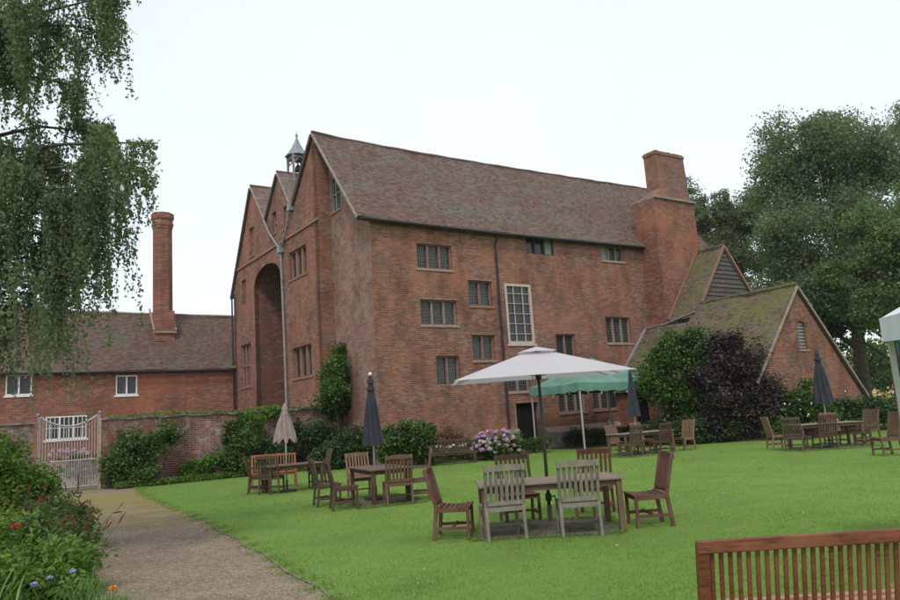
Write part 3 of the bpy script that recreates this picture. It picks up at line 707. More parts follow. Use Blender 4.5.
taper(cb, 14.42, 14.56, 16.24, 18.54, -1.02, -.16, 16.24, 18.54, -1.02, -.16)
for k in range(9): cb.box((16.3+k*.24, -1.0, 14.561), (16.3+k*.24+.2, -.2, 14.6+.03*rng.random()))
cb.build('stack', M['brick_stack'], chim)

# --- lean-to block with weatherboarded gable
blk = empty('gabled_annexe', W(0, 0), BR, 'small annexe with dark weatherboarded gable and mossy roof by the big chimney', 'building')
GV = -2.62; UR = 18.55; ZRD = 9.30
wall('wall', fv(GV), [(15.9, 0), (21.2, 0), (21.2, 5.8), (15.9, 5.8)], [], M['brick_red'], blk)
wall('wall', fu(15.95), [(GV, 0), (-1.16, 0), (-1.16, 5.85), (GV, 5.85)], [], M['brick_red'], blk, label='short side wall under the mossy slope')
wall('wall', fu(21.2, 1), [(GV, 0), (-.0, 0), (-.0, 5.85), (GV, 5.85)], [], M['brick_red'], blk, label='right side wall')
slab('roof', (15.72, GV-.12, 5.62), (15.72, -1.16, 5.62), (UR, -1.16, ZRD), (UR, GV-.12, ZRD), 8, 20, M['tile_moss'], blk, amp=.02, seed=11)['label'] = 'steep moss covered slope'
slab('roof', (21.4, GV-.12, 5.62), (21.4, -.05, 5.62), (UR+.01, -.05, ZRD), (UR+.01, GV-.12, ZRD), 8, 20, M['tile_moss'], blk, amp=.02, seed=12)
mb = MB()
k = 0; z = 5.8
while z < 9.1:
    hw = (ZRD-.12-z)/1.31; z2 = min(z+.24, 9.12); hw2 = max(.02, (ZRD-.12-z2)/1.31); j = rng.normal()*.01
    mb.prism([(UR-hw, z), (UR+hw, z), (UR+hw2, z2), (UR-hw2, z2)], lambda s, zz_, d, z=z, j=j: (s, GV-d-(.05 if zz_ < z+.01 else 0), zz_+j), 0.004, .035); z += .225
mb.build('weatherboard', M['boards'], blk)
mb = MB(); mb.prism([(UR-2.6, 5.8), (UR+2.6, 5.8), (UR, 9.2)], fv(GV), -.1, 0.0); mb.build('gable_backing', M['dark'], blk)
mb = MB(); mb.bar((15.66, GV-.15, 5.5), (UR, GV-.15, ZRD-.02), .05, .13); mb.bar((21.45, GV-.15, 5.5), (UR+.03, GV-.15, ZRD-.05), .05, .14); mb.build('bargeboard', M['mullion'], blk)
mb = MB(); mb.tube([(UR, GV-.14, ZRD+.03), (UR, -1.1, ZRD+.03)], .07, 7); mb.build('ridge_tiles', M['tile_moss'], blk)
mb = MB(); mb.bar((15.68, -1.17, 5.7), (UR-.05, -1.17, ZRD+.04), .06, .1); mb.build('flashing', M['mullion'], blk)
mb = MB(); mb.box((15.6, GV-.1, 5.46), (15.72, -1.16, 5.6)); mb.build('gutter', M['vergedark'], blk)
mb = MB(); mb.bar((15.25, -1.16, 5.42), (15.62, -2.8, 5.82), .22, .05); mb.build('flashing', M['leadpale'], blk)

# --- low wing with brick gable towards the lawn
wing = empty('gabled_outbuilding', W(0, 0), BR, 'low brick outbuilding with mossy tiled roof, steep gable and small arched window', 'building')
GW0 = -7.6; ur = 16.12; zr_ = 6.22
aw = [(15.88, 3.5), (16.5, 3.5), (16.5, 4.5)]+[(16.19+.31*math.cos(math.pi*k/8), 4.5+.2*math.sin(math.pi*k/8)) for k in range(1, 8)]+[(15.88, 4.5)]
wall('wall', fv(GW0), [(12.75, 0), (20.2, 0), (20.2, 1.55), (ur, 6.05), (12.75, 2.4)], [aw, rect(16.9, 17.6, 1.0, 2.0)], M['brick'], wing, depth=.18, label='steep brick gable wall with arched window')
window(wing, fv(GW0), 16.9, 17.6, 1.0, 2.0, lights=2, frame='mullion_pale')
mb = MB(); mb.prism(rect(15.9, 16.48, 3.52, 4.68), fv(GW0), -.16, -.13); mb.prism
for k in range(8): mb.prism(rect(15.9, 16.48, 3.56+k*.14, 3.62+k*.14), fv(GW0), -.13, -.08)
a_ = mb.build('window', M['leadpale'], wing); a_['label'] = 'small arched louvred window high in the gable'
mb = MB(); mb.prism(rect(15.82, 16.56, 3.42, 3.497), fv(GW0), -.1, .04); mb.build('sill', M['sill'], a_)
mb = MB()
for k in range(12):
    t0 = math.pi*k/12; t1 = math.pi*(k+.85)/12
    mb.prism([(16.19+q*math.cos(t), 4.5+q*.75*math.sin(t)) for q, t in ((.32, t0), (.5, t0), (.5, t1), (.32, t1))], fv(GW0), -.02, .012)
mb.build('arch', M['brick_red'], a_)
wall('wall', fu(12.747), [(GW0+.003, 0), (-.02, 0), (-.02, 2.45), (GW0+.003, 2.45)], [rect(-1.9, -1.0, .05, 2.0)], M['brick_red'], wing, label='low side wall behind the shrubs')
mb = MB(); mb.prism(rect(-1.89, -1.01, .05, 1.98), fu(12.75), -.24, -.18); mb.build('door', M['dark'], wing)
wall('wall', fu(20.203, 1), [(GW0+.003, 0), (GV, 0), (GV, 1.5), (GW0, 1.5)], [], M['brick_red'], wing, label='far side wall')
KS = 1.098
def zl(u): return 3.6+KS*(u-13.68)
slab('roof', (12.5, GW0-.1, zl(12.5)), (12.5, -.02, zl(12.5)), (15.28, -.02, zl(15.28)), (15.28, GW0-.1, zl(15.28)), 32, 16, M['tile_moss'], wing, amp=.03, seed=21)['label'] = 'mossy tiled slope facing the lawn'
slab('roof', (15.28, GW0-.1, zl(15.28)), (15.28, GV-.02, zl(15.28)), (ur, GV-.02, zr_+.02), (ur, GW0-.1, zr_+.02), 20, 6, M['tile_moss'], wing, amp=.02, seed=22)
slab('roof', (20.5, GW0-.1, 1.45), (20.5, GV-.02, 1.45), (ur+.01, GV-.02, zr_+.02), (ur+.01, GW0-.1, zr_+.02), 20, 14, M['tile_moss'], wing, amp=.02, seed=23)
mb = MB(); mb.tube([(ur, GW0-.12-(GW0-GV)*0+i*(GV-GW0)/14, zr_+.05+.02*math.sin(i*1.7)) for i in range(15)], .08, 7); mb.build('ridge_tiles', M['tile_moss'], wing)
mb = MB(); mb.bar((12.45, GW0-.14, zl(12.45)-.08), (ur, GW0-.14, zr_-.05), .05, .1); mb.bar((20.52, GW0-.14, 1.36), (ur+.02, GW0-.14, zr_-.08), .05, .1); mb.build('verge', M['verge'], wing)
mb = MB(); mb.bar((13.3, -.06, zl(13.3)+.1), (15.2, -.06, zl(15.2)+.1), .09, .1); mb.bar((15.2, -.06, zl(15.2)+.14), (15.32, -1.2, zl(15.3)+.1), .1, .05); mb.build('flashing', M['leadpale'], wing)

# --- bell turret on the valley
cu = Vector((.45, 8.15, 0)); CUZ = 15.0
tur = empty('bell_turret', W(cu.x, cu.y, 0), BR, 'open wooden bell turret with pointed lead roof behind the gables', 'bell turret')
mb = MB(); s = .36
for i, j in ((-1, -1), (1, -1), (1, 1), (-1, 1)): mb.box((i*s-.05, j*s-.05, 12.6), (i*s+.05, j*s+.05, CUZ))
for z_ in (13.55, CUZ-.1):
    for i in (-1, 1): mb.box((-s+.051, i*s-.04, z_-.05), (s-.051, i*s+.04, z_+.05)); mb.box((i*s-.04, -s+.051, z_-.05), (i*s+.04, s-.051, z_+.05))
for i in (-1, 1):
    mb.bar((-s, i*s, 13.6), (0, i*s, 14.0), .05, .05); mb.bar((i*s, -s, 14.1), (i*s, s, 13.6), .05, .05)
    for j in (-1, 1):
        mb.bar((j*s, i*s, CUZ-.45), (j*s*.2, i*s, CUZ-.12), .04, .06); mb.bar((i*s, j*s, CUZ-.45), (i*s, j*s*.2, CUZ-.12), .04, .06)
mb.build('frame', M['leadpale'], tur)
mb = MB(); R8 = []
prof = [(.60, 0), (.56, .06), (.40, .26), (.26, .48), (.12, .78), (.045, 1.0), (.04, 1.1)]
vs = []; fs = []
for q, z_ in prof:
    for k in range(8): vs.append((q*math.cos(math.pi*(k+.5)/4)*1.04, q*math.sin(math.pi*(k+.5)/4)*1.04, CUZ+z_))
for i in range(len(prof)-1):
    for k in range(8): fs.append((i*8+k, i*8+(k+1) % 8, (i+1)*8+(k+1) % 8, (i+1)*8+k))
fs.append(tuple(range(8))); mb.add(vs, fs); rf = mb.build('roof', M['lead'], tur)
mb = MB(); mb.sphere((0, 0, CUZ+1.14), .07, 8, 6); mb.tube([(0, 0, CUZ+1.1), (0, 0, CUZ+1.38)], [.03, .008], 6); mb.build('finial', M['lead'], rf)
mb = MB(); mb.tube([(0, 0, CUZ-.75), (0, 0, CUZ-.7), (0, 0, CUZ-.5), (0, 0, CUZ-.4)], [.2, .17, .1, .02], 10); mb.build('bell', M['black'], tur)

# --- low range on the left
rng_b = empty('low_range', W(0, 0), BR, 'long low red brick range with tiled roof behind the garden gate', 'building')
VA = 15.42; f = fv(VA)
RW = [(-6.67, -5.65, 3.84, 4.84), (-11.45, -10.37, 4.0, 4.97), (-9.76, -7.97, 1.81, 2.92)]
wall('wall', f, [(-19, 0), (1.0, 0), (1.0, 5.2), (-19, 5.2)], [rect(*w_) for w_ in RW], M['brick_range'], rng_b)
window(rng_b, f, *RW[0], lights=2, frame='whitepaint', glass='leaded', depth=.05, fw=.06, sillmat='whitepaint')
window(rng_b, f, *RW[1], lights=2, frame='whitepaint', glass='leaded', depth=.05, fw=.06, sillmat='whitepaint')
window(rng_b, f, *RW[2], lights=3, frame='whitepaint', glass='glass', depth=.05, fw=.06, sillmat='whitepaint', bars=(9, 2))
wall('wall', fu(-19), [(VA, 0), (22.4, 0), (22.4, 5.2), (18.95, 8.6), (VA, 5.2)], [], M['brick_range'], rng_b, label='far left gable wall')
wall('wall', fv(22.4, 1), [(-19, 0), (1, 0), (1, 5.2), (-19, 5.2)], [], M['brick_range'], rng_b, label='back wall')
slab('roof', (-19.2, 15.12, 5.14), (1.0, 15.12, 5.1), (1.0, 18.95, 8.52), (-19.2, 18.95, 8.95), 80, 18, M['tile_range'], rng_b, amp=.025, sag=.12, seed=31)
slab('roof', (-19.2, 22.7, 5.14), (1, 22.7, 5.1), (1, 18.96, 8.52), (-19.2, 18.96, 8.95), 30, 8, M['tile_north'], rng_b, amp=.02, sag=.12, seed=32)
mb = MB(); mb.tube([(-19.2+20.2*i/20, 18.955, 8.97-.43*i/20-.12*math.sin(math.pi*(i/20)**.62)+.012*math.sin(i*2.1)) for i in range(21)], .08, 7); mb.build('ridge_tiles', M['verge'], rng_b)
mb = MB(); mb.tube([(-19.2, 15.05, 5.02), (-.85, 15.05, 4.98)], .05, 8); mb.build('gutter', M['black'], rng_b)
# octagonal chimney
cx, cy = -3.92, 17.55
def octa(mb, prof, n=8):
    vs = []; fs = []
    for q, z_ in prof:
        for k in range(n): a = 2*math.pi*(k+.5)/n; vs.append((cx+q*math.cos(a), cy+q*math.sin(a), z_))
    for i in range(len(prof)-1):
        for k in range(n): fs.append((i*n+k, i*n+(k+1) % n, (i+1)*n+(k+1) % n, (i+1)*n+k))
    fs.append(tuple(range((len(prof)-1)*n, len(prof)*n))); mb.add(vs, fs)
mb = MB(); octa(mb, [(.53, 8.45), (.52, 13.2), (.555, 13.25), (.555, 13.36), (.60, 13.4), (.60, 13.55), (.56, 13.6), (.56, 13.72), (.63, 13.8), (.63, 14.1), (.55, 14.16)])
ch = mb.build('chimney', M['brick_range'], rng_b); ch['label'] = 'tall slender octagonal brick chimney with corbelled top'
mb = MB(); mb.box((cx-.52, cy-.52, 6.8), (cx+.52, cy+.6, 8.5)); mb.build('base', M['brick_range'], ch)
mb = MB(); mb.box((cx-.6, cy-.62, 7.24), (cx+.6, cy-.54, 7.34)); mb.bar((cx-.58, cy-.56, 7.4), (cx-.58, cy+.6, 8.75), .09, .06); mb.bar((cx+.58, cy-.56, 7.4), (cx+.58, cy+.6, 8.75), .09, .06); mb.build('flashing', M['verge'], ch)

# --- garden wall and gate
gw = empty('garden_wall', W(0, 0), BR, 'old patched brick garden wall with weedy coping right of the gate', 'wall')
mb = MB(); nn = 36; vs = []
top = [(-9.15+9.13*i/nn, 2.32+.025*math.sin(i*1.3)+.02*math.sin(i*3.1)) for i in range(nn+1)]
mb.prism([(-9.15, 0), (-.02, 0)]+top[::-1], fv(3.2), -.36, 0); mb.build('wall', M['brick_old'], gw)
mb = MB()
for i in range(nn):
    a, b = top[i], top[i+1]; j = rng.normal()*.008
    mb.prism([(a[0]+.006, a[1]+.003), (b[0]-.006, b[1]+.003), (b[0]-.006, b[1]+.07+j), (a[0]+.006, a[1]+.07+j)], fv(3.2), -.42, .06)
mb.build('coping', M['stone_dark'], gw)
mb = MB(); mb.box((-9.24, 3.15, 0), (-9.152, 3.5, 2.40)); mb.build('pier', M['stone'], gw)
gw2 = empty('garden_wall', W(0, 0), BR, 'garden wall left of the gate, mostly hidden behind the shrubs', 'wall')
mb = MB(); mb.prism(rect(-19, -11.2, 0, 2.3), fv(3.2), -.36, 0); mb.build('wall', M['brick_old'], gw2)
mb = MB(); mb.prism(rect(-19, -11.15, 2.303, 2.38), fv(3.2), -.42, .06); mb.build('coping', M['stone_dark'], gw2)
gate = empty('garden_gate', W(-10.13, 3.3), BR, 'pale grey metal garden gate of close vertical bars with dipped top rail', 'gate')
hw = .88
def gz(x): return 2.18+.34*(x/hw)**2
for sgn in (-1, 1):
    mb = MB(); mb.box((sgn*(hw+.05)-.028, -.03, 0), (sgn*(hw+.05)+.028, .03, 2.54)); mb.sphere((sgn*(hw+.06), 0, 2.6), .06); mb.build('gate_post', M['leadpale'], gate)
mb = MB(); mb.tube([(x, 0, gz(x)) for x in np.linspace(-hw, hw, 17)], .04, 6); mb.tube([(-hw, 0, .14), (hw, 0, .14)], .03, 6); mb.tube([(-hw, 0, 1.02), (hw, 0, 1.02)], .028, 6)
for sx in (-1, 1): mb.box((sx*hw-.015, -.015, .1), (sx*hw+.015, .015, gz(hw)))
mb.build('gate_frame', M['gatebar'], gate)
mb = MB()
for x in np.linspace(-hw, hw, 21): mb.tube([(x, 0, .1), (x, 0, gz(x))], .014, 5)
for x in np.linspace(-hw+.045, hw-.045, 20): mb.tube([(x, 0, .1), (x, 0, .98)], .011, 5)
mb.build('bars', M['gatebar'], gate)
mb = MB(); mb.tube([(0, -.25, .02), (0, -.25, .62)], .018, 6); mb.box((-.12, -.27, .006), (.14, -.23, .04))
tag(mb.build('gate_stop', M['black']), 'short black iron post with foot before the gate', 'gate stop').location = W(-9.9, 1.9)

# ------------------------------------------------------------------ FURNITURE
def chair_parts(root, mat, arms=False, w=.49, d=.46, h=.96, bevel=.004, bench=False, nsl=6, curve=.02, slatw=.042):
    m = M[mat]; hw = w/2-.022
    for sx in (-1, 1):
        mb = MB(); mb.bar((sx*hw, d/2-.02, 0), (sx*hw, d/2-.02, .64 if arms else .425), .042, .042, up=(0, 1, 0)); mb.build('leg', m, root, bevel=bevel)
        mb = MB(); mb.bar((sx*hw, -d/2-.03, 0), (sx*hw, -d/2+.02, .44), .042, .05, up=(0, 1, 0)); mb.bar((sx*hw, -d/2+.018, .425), (sx*hw, -d/2-.10, h-.03), .041, .045, up=(0, 1, 0)); mb.build('leg', m, root, bevel=bevel)
        mb = MB(); mb.bar((sx*(hw-.003), -d/2, .15), (sx*(hw-.003), d/2-.02, .15), .022, .04); mb.build('stretcher', m, root)
        if arms:
            mb = MB(); mb.bar((sx*(hw+.006), -d/2-.03, .655), (sx*(hw+.006), d/2+.03, .655), .06, .025); mb.build('armrest', m, root, bevel=bevel)
    mb = MB(); mb.bar((-hw, 0, .17), (hw, 0, .17), .03, .03); mb.build('stretcher', m, root)
    mb = MB(); mb.bar((-hw, d/2-.022, .39), (hw, d/2-.022, .39), .024, .06)
    for sx in (-1, 1): mb.bar((sx*hw, -d/2, .39), (sx*hw, d/2-.02, .385), .024, .06)
    mb.bar((-hw, -d/2+.02, .39), (hw, -d/2+.02, .39), .022, .06); mb.build('seat_frame', m, root, bevel=bevel)
    mb = MB(); n = 7
    for k in range(n):
        y = -d/2+.05+(d-.055)*k/(n-1)*1.0; z = .428-.018*math.sin(math.pi*k/(n-1))
        mb.bar((-hw-.012, y, z), (hw+.012, y, z), .05, .018)
    mb.build('seat', m, root, bevel=bevel*.7)
    mb = MB(); ny = lambda z: -d/2+.018-(z-.425)/(h-.03-.425)*.118
    segs = 8
    for k in range(segs):
        x0 = -hw+2*hw*k/segs; x1 = -hw+2*hw*(k+1)/segs; c0 = curve*math.cos(x0/hw*math.pi/2); c1 = curve*math.cos(x1/hw*math.pi/2)
        mb.add([(x0, ny(h)-.013, h-.075), (x1, ny(h)-.013, h-.075), (x1, ny(h)-.013, h+c1-.01), (x0, ny(h)-.013, h+c0-.01), (x0, ny(h)+.013, h-.075), (x1, ny(h)+.013, h-.075), (x1, ny(h)+.013, h+c1-.01), (x0, ny(h)+.013, h+c0-.01)],
               [(3, 2, 1, 0), (4, 5, 6, 7), (2, 3, 7, 6), (0, 1, 5, 4)]+([(0, 4, 7, 3)] if k == 0 else [])+([(1, 2, 6, 5)] if k == segs-1 else []))
    for sx in (-1, 1): mb.bar((sx*hw, ny(h), h-.08), (sx*hw, ny(h), h+.005), .048, .05, up=(0, 1, 0))
    mb.build('top_rail', m, root)
    mb = MB(); zb = .47; mb.bar((-hw, ny(zb), zb), (hw, ny(zb), zb), .024, .055)
    for k in range(nsl):
        x = -hw+2*hw*(k+1)/(nsl+1)*1.0; mb.bar((x, ny(zb), zb), (x, ny(h-.07), h-.07), .012, slatw if not bench else slatw, up=(1, 0, 0))
    mb.build('backrest', m, root)
PROTO = {}
def chair(x, y, face, mat, label, group, arms=False, h=.96, sc=1.):
    """face = compass-like heading in degrees: 0 faces away from the camera (+Y), 90 faces +X"""
    key = (mat, arms, h)
    if key not in PROTO:
        o = empty('garden_armchair' if arms else 'garden_chair'); chair_parts(o, mat, arms, h=h, w=.58 if arms else .54); PROTO[key] = o
    else: o = copy_tree(PROTO[key])
    o.location = (x, y, 0); o.rotation_euler = (0, 0, -R(face)); o.scale = (sc, sc, sc)
    tag(o, label, 'armchair' if arms else 'chair', group); return o
def table(x, y, rot, L, Wd, h, mat, topmat, label, legs=True):
    t = empty('garden_table', (x, y, 0), R(rot), label, 'table', 'wooden garden tables')
    mb = MB(); n = int(Wd/.1)
    for k in range(n):
        yy = -Wd/2+.05+(Wd-.1)*k/(n-1); mb.box((-L/2+.06, yy-.044, h-.03), (L/2-.06, yy+.044, h-.004+.001*(k % 2)))
    for sx in (-1, 1): mb.box((sx*(L/2-.03)-.028, -Wd/2+.002, h-.032), (sx*(L/2-.03)+.028, Wd/2-.002, h-.002))
    mb.build('table_top', M[topmat], t, bevel=.003)
    mb = MB(); a, b = L/2-.07, Wd/2-.07
    for s_ in (-1, 1): mb.box((-a, s_*b-.015, h-.11), (a, s_*b+.015, h-.034)); mb.box((s_*a-.015, -b+.016, h-.11), (s_*a+.015, b-.016, h-.034))
    mb.build('apron', M[mat], t)
    for sx in (-1, 1):
        for sy in (-1, 1):
            mb = MB(); mb.box((sx*a-.036, sy*b-.036, 0), (sx*a+.036, sy*b+.036, h-.035)); mb.build('leg', M[mat], t, bevel=.004)
    return t
M['umb_blue'] = plain('canvas_blue_grey', (.036, .038, .047), .85, .2, var=.25, scale=4)
M['umb_taupe'] = plain('canvas_taupe', (.27, .20, .19), .85, .2, var=.2, scale=4)
M['pole_pale'] = plain('pole_pale', (.5, .5, .5), .4, .5, .6, var=.1)
M['pole_dark'] = plain('pole_dark', (.03, .027, .025), .45, .4, var=.2)
def closed_parasol(x, y, zt, zb, rb, mat, label, finial=True, pts=0.0, pole='pole_pale'):
    root = empty('closed_parasol', (x, y, 0), random.random(), label, 'parasol', 'closed parasols')
    n, m = 56, 16; vs = []; fs = []
    for i in range(m+1):
        t = i/m; z = zt-.1-(zt-.1-zb)*t; base = .03+(rb-.03)*(t**.75); base *= (1-.22*math.exp(-((t-.22)/.05)**2))
        for k in range(n):
            a = 2*math.pi*k/n; fold = math.cos(8*a+.5*math.sin(3*t+1))
            q = base*(1+.26*min(1, t*2)*fold+.07*math.sin(3*a+1.3)); zz_ = z - (pts*fold*.5 if i == m else 0)
            vs.append((q*math.cos(a+.25*t), q*math.sin(a+.25*t), zz_))
    for i in range(m):
        for k in range(n): fs.append((i*n+k, i*n+(k+1) % n, (i+1)*n+(k+1) % n, (i+1)*n+k))
    mb = MB(); mb.add(vs, fs); c = mb.build('canopy', M[mat], root, True)
    mb = MB(); mb.tube([(0, 0, zt-.36), (0, 0, zt-.3)], rb*.5, 14); mb.build('strap', M[mat], c)
    mb = MB(); mb.tube([(0, 0, zt-.2), (0, 0, zt-.14), (0, 0, zt-.02)], [.085, .07, .02], 12); mb.build('cap', M[mat], c)
    mb = MB(); mb.tube([(0, 0, .03), (0, 0, zt-.05)], .021, 10); mb.build('pole', M[pole], root, True)
    if finial: mb = MB(); mb.sphere((0, 0, zt), .042, 10, 8); mb.build('finial', M['whitepaint'], root, True)
    mb = MB(); mb.tube([(0, 0, 0), (0, 0, .05), (0, 0, .07)], [.25, .25, .1], 20); mb.tube([(0, 0, .07), (0, 0, .3)], .03, 10); mb.build('base', M['black'], root)
    return root
def pad(name, pts, z, mat, label):
    mb = MB(); mb.prism(pts, lambda a, b, d: (a, b, d), -.02, z); return tag(mb.build(name, mat), label, 'paving')

# paving pads under the tables
M['slab'] = plain('paving_slab', (.11, .095, .073), .9, .2, var=.35, scale=4)
def slabs(x0, x1, y0, y1, nx, ny, label, rot=0, keep=None, cx_=0, cy_=0):
    root = empty('paving', (cx_, cy_, 0), R(rot), label, 'paving', 'paving under the tables')
    dx = (x1-x0)/nx; dy = (y1-y0)/ny
    mb = MB()
    for i in range(nx):
        for j in range(ny):
            z = .016+.006*random.random(); mb.box((x0+i*dx+.006, y0+j*dy+.006, -.02), (x0+(i+1)*dx-.006, y0+(j+1)*dy-.006, z))
    mb.build('slabs', M['slab'], root); return root
slabs(-.98, .95, -.72, .82, 3, 3, 'square of grey slabs under the central table', -6, None, 1.12, 10.62)
slabs(-.7, .6, -1.0, .9, 3, 4, 'grey slabs under the table left of centre', 23, None, -1.65, 15.75)
slabs(-1.3, 1.2, -.8, .7, 4, 3, 'grey slabs under the table by the purple shrub', 4, None, 11.0, 22.6)
slabs(-1.0, 1.0, -.6, .7, 4, 3, 'grey slabs under the table beside the doorway', 34, None, 5.9, 24.9)

P = []
for cx_, cy_, rz_, hx_, hy_ in ((1.11, 10.67, -6, .97, .77), (-1.69, 15.7, 23, .66, .96), (10.95, 22.55, 4, 1.26, .76), (5.85, 24.9, 34, 1.0, .65)):
    c_, s_ = math.cos(R(rz_)), math.sin(R(rz_))
    for k in range(2600):
        a = random.uniform(-1, 1); e = rng.normal()*.05
        if random.random() < hx_/(hx_+hy_): lx, ly = a*hx_, random.choice((-1, 1))*hy_+e
        else: lx, ly = random.choice((-1, 1))*hx_+e, a*hy_
        if random.random() < .12: lx, ly = random.uniform(-1, 1)*hx_, random.choice((-.33, .33, 0))*hy_+e*.3
        P.append((cx_+lx*c_-ly*s_, cy_+lx*s_+ly*c_, .012+.02*random.random()))
tag(leaves(np.array(P), .022, .005, 'slab_edge_grass', M['blade'], None, up=0.), 'grass creeping over the edges and joints of the paving under the tables', 'grass', kind='stuff')

# --- central table
table(1.16, 10.42, 1.5, 1.92, .98, .70, 'w_brown', 'w_top', 'long grey topped table under the open white parasol')
G1 = 'chairs round the central table'
chair(-.13, 10.45, 97, 'w_red', 'brown chair alone at the left end of the central table, side on', G1, h=.93)
chair(.50, 10.12, -9, 'w_grey', 'weathered grey chair with its back to us, left of the parasol pole', G1)
chair(1.50, 10.05, 1, 'w_grey', 'weathered grey chair with its back to us, right of the parasol pole', G1)
chair(.84, 11.40, 172, 'w_brown', 'grey brown chair on the far side of the central table, left of the parasol pole', G1, h=.98)
chair(2.02, 11.75, 200, 'w_redder', 'red chair with orange seat on the far side, right of the parasol pole', G1, h=.97)
chair(2.50, 10.42, 268, 'w_red', 'brown chair standing apart at the right end of the central table', G1, h=.95)
# open parasol
par = empty('open_parasol', (1.21, 10.79, 0), R(2), 'large open white parasol on a dark pole over the central table', 'parasol')
t = NT('white_canvas'); n_ = t.noise(t.obj(), 2.5, 4); c_ = t.mix(n_, (.56, .52, .555), (.66, .62, .65)); wv_ = t.n('TexWave', {'Vector': t.obj(), 'Scale': 160.})
b_ = t.n('BsdfPrincipled', {'Base Color': c_, 'Roughness': .85, 'Specular IOR Level': .2, 'Normal': t.bump(t.noise(t.obj(), 7, 4), .25, .02)}); tr_ = t.n('BsdfTranslucent', {'Color': c_}); mx = t.n('MixShader', {0: .35, 1: b_, 2: tr_}); t.t.links.new(mx.outputs[0], t.out.inputs[0]); M['canvas_white'] = t.mat
def canopy(hx, hy, z0, zt, sag, seg=10, inner=.0, skew=None):
    vs = []; fs = []
    per = []
    cs = [(-hx, -hy), (hx, -hy), (hx, hy), (-hx, hy)]
    for k in range(4):
        for i in range(seg):
            a = i/seg; x = cs[k][0]*(1-a)+cs[(k+1) % 4][0]*a; y = cs[k][1]*(1-a)+cs[(k+1) % 4][1]*a
            dz = sag*math.sin(math.pi*a)*1.0; per.append((x, y, z0+dz*.4, 1-.02*math.sin(math.pi*a), math.sin(math.pi*a)))
    m = 10; n = len(per)
    for j in range(m+1):
        t = inner+(1-inner)*j/m
        for x, y, z, kk, e in per:
            dip = sag*1.1*math.sin(math.pi*t)*(e*.9)
            vs.append((x*t*(kk if j == m else 1), y*t*(kk if j == m else 1), zt+(z-zt)*t-dip))
    for j in range(m):
        for k in range(n): fs.append((j*n+k, j*n+(k+1) % n, (j+1)*n+(k+1) % n, (j+1)*n+k))
    return vs, fs
mb = MB(); vs, fs = canopy(1.25, .72, 2.10, 2.53, .03, inner=.14); mb.add(vs, fs); cano = mb.build('canopy', M['canvas_white'], par, True)
mb = MB(); vs, fs = canopy(.27, .18, 2.475, 2.555, .01, inner=0.0); mb.add(vs, fs); mb.build('vent_cap', M['canvas_white'], cano, True)
mb = MB()
for i, j in ((-1, -1), (1, -1), (1, 1), (-1, 1), (0, -1), (0, 1), (1, 0), (-1, 0)):
    mb.tube([(0, 0, 2.49), (i*1.18, j*.68, 2.10)], .009, 5); mb.tube([(0, 0, 2.12), (i*.6, j*.35, 2.28)], .008, 5)
mb.build('ribs', M['pole_pale'], par)
mb = MB(); mb.tube([(0, 0, .03), (0, 0, 2.5)], .024, 12); mb.tube([(0, 0, 2.08), (0, 0, 2.18)], .045, 10); mb.build('pole', M['pole_dark'], par, True)
mb = MB(); mb.tube([(0, 0, .36), (0, 0, .46)], .045, 10); mb.tube([(0, 0, .42), (.09, -.02, .42), (.1, -.02, .34)], .012, 6); mb.build('crank', M['pole_dark'], par)
mb = MB(); mb.tube([(0, 0, .02), (0, 0, .07), (0, 0, .085)], [.3, .3, .12], 24); mb.tube([(0, 0, .08), (0, 0, .3)], .035, 10); mb.build('base', M['stone_dark'], par)

# --- left front table
table(-1.70, 15.82, 113, 1.72, .92, .70, 'w_dark', 'w_topdark', 'dark table under the closed blue grey parasol left of centre')
G2 = 'chairs round the table left of centre'
chair(-2.30, 14.78, 74, 'w_dark', 'dark chair nearest us, left side of the blue grey parasol table left of centre', G2)
chair(-2.78, 15.66, 70, 'w_green', 'dark mossy chair second from the left, behind the nearer dark one', G2)
chair(-2.25, 16.95, 158, 'w_light', 'pale brown chair facing us at the far end of the blue grey parasol table', G2)
chair(-1.28, 15.02, -14, 'w_brown', 'brown chair with its back to us, near end of the blue grey parasol table', G2)
chair(-.93, 15.62, 268, 'w_brown', 'broad brown armchair at the right of the blue grey parasol table', G2, arms=True, h=1.0)
closed_parasol(-1.84, 16.07, 2.66, 1.14, .185, 'umb_blue', 'closed blue grey parasol with white knob, left of centre before the house corner')
# --- left back table
table(-4.42, 19.75, 28, 1.5, .9, .70, 'w_dark', 'w_topdark', 'dark table under the closed taupe parasol at far left')
G3 = 'chairs round the far left table'
chair(-5.33, 19.85, 78, 'w_dark', 'dark armchair at the left end of the taupe parasol table', G3, arms=True)
chair(-4.88, 19.42, 4, 'w_green', 'dark slatted chair with its back to us before the taupe parasol', G3)
chair(-3.85, 20.35, 250, 'w_green', 'mossy armchair at the right end of the taupe parasol table', G3, arms=True, h=1.0)
closed_parasol(-4.52, 19.55, 2.3, 1.3, .25, 'umb_taupe', 'closed taupe parasol with pointed hem at far left', False, pts=.14)

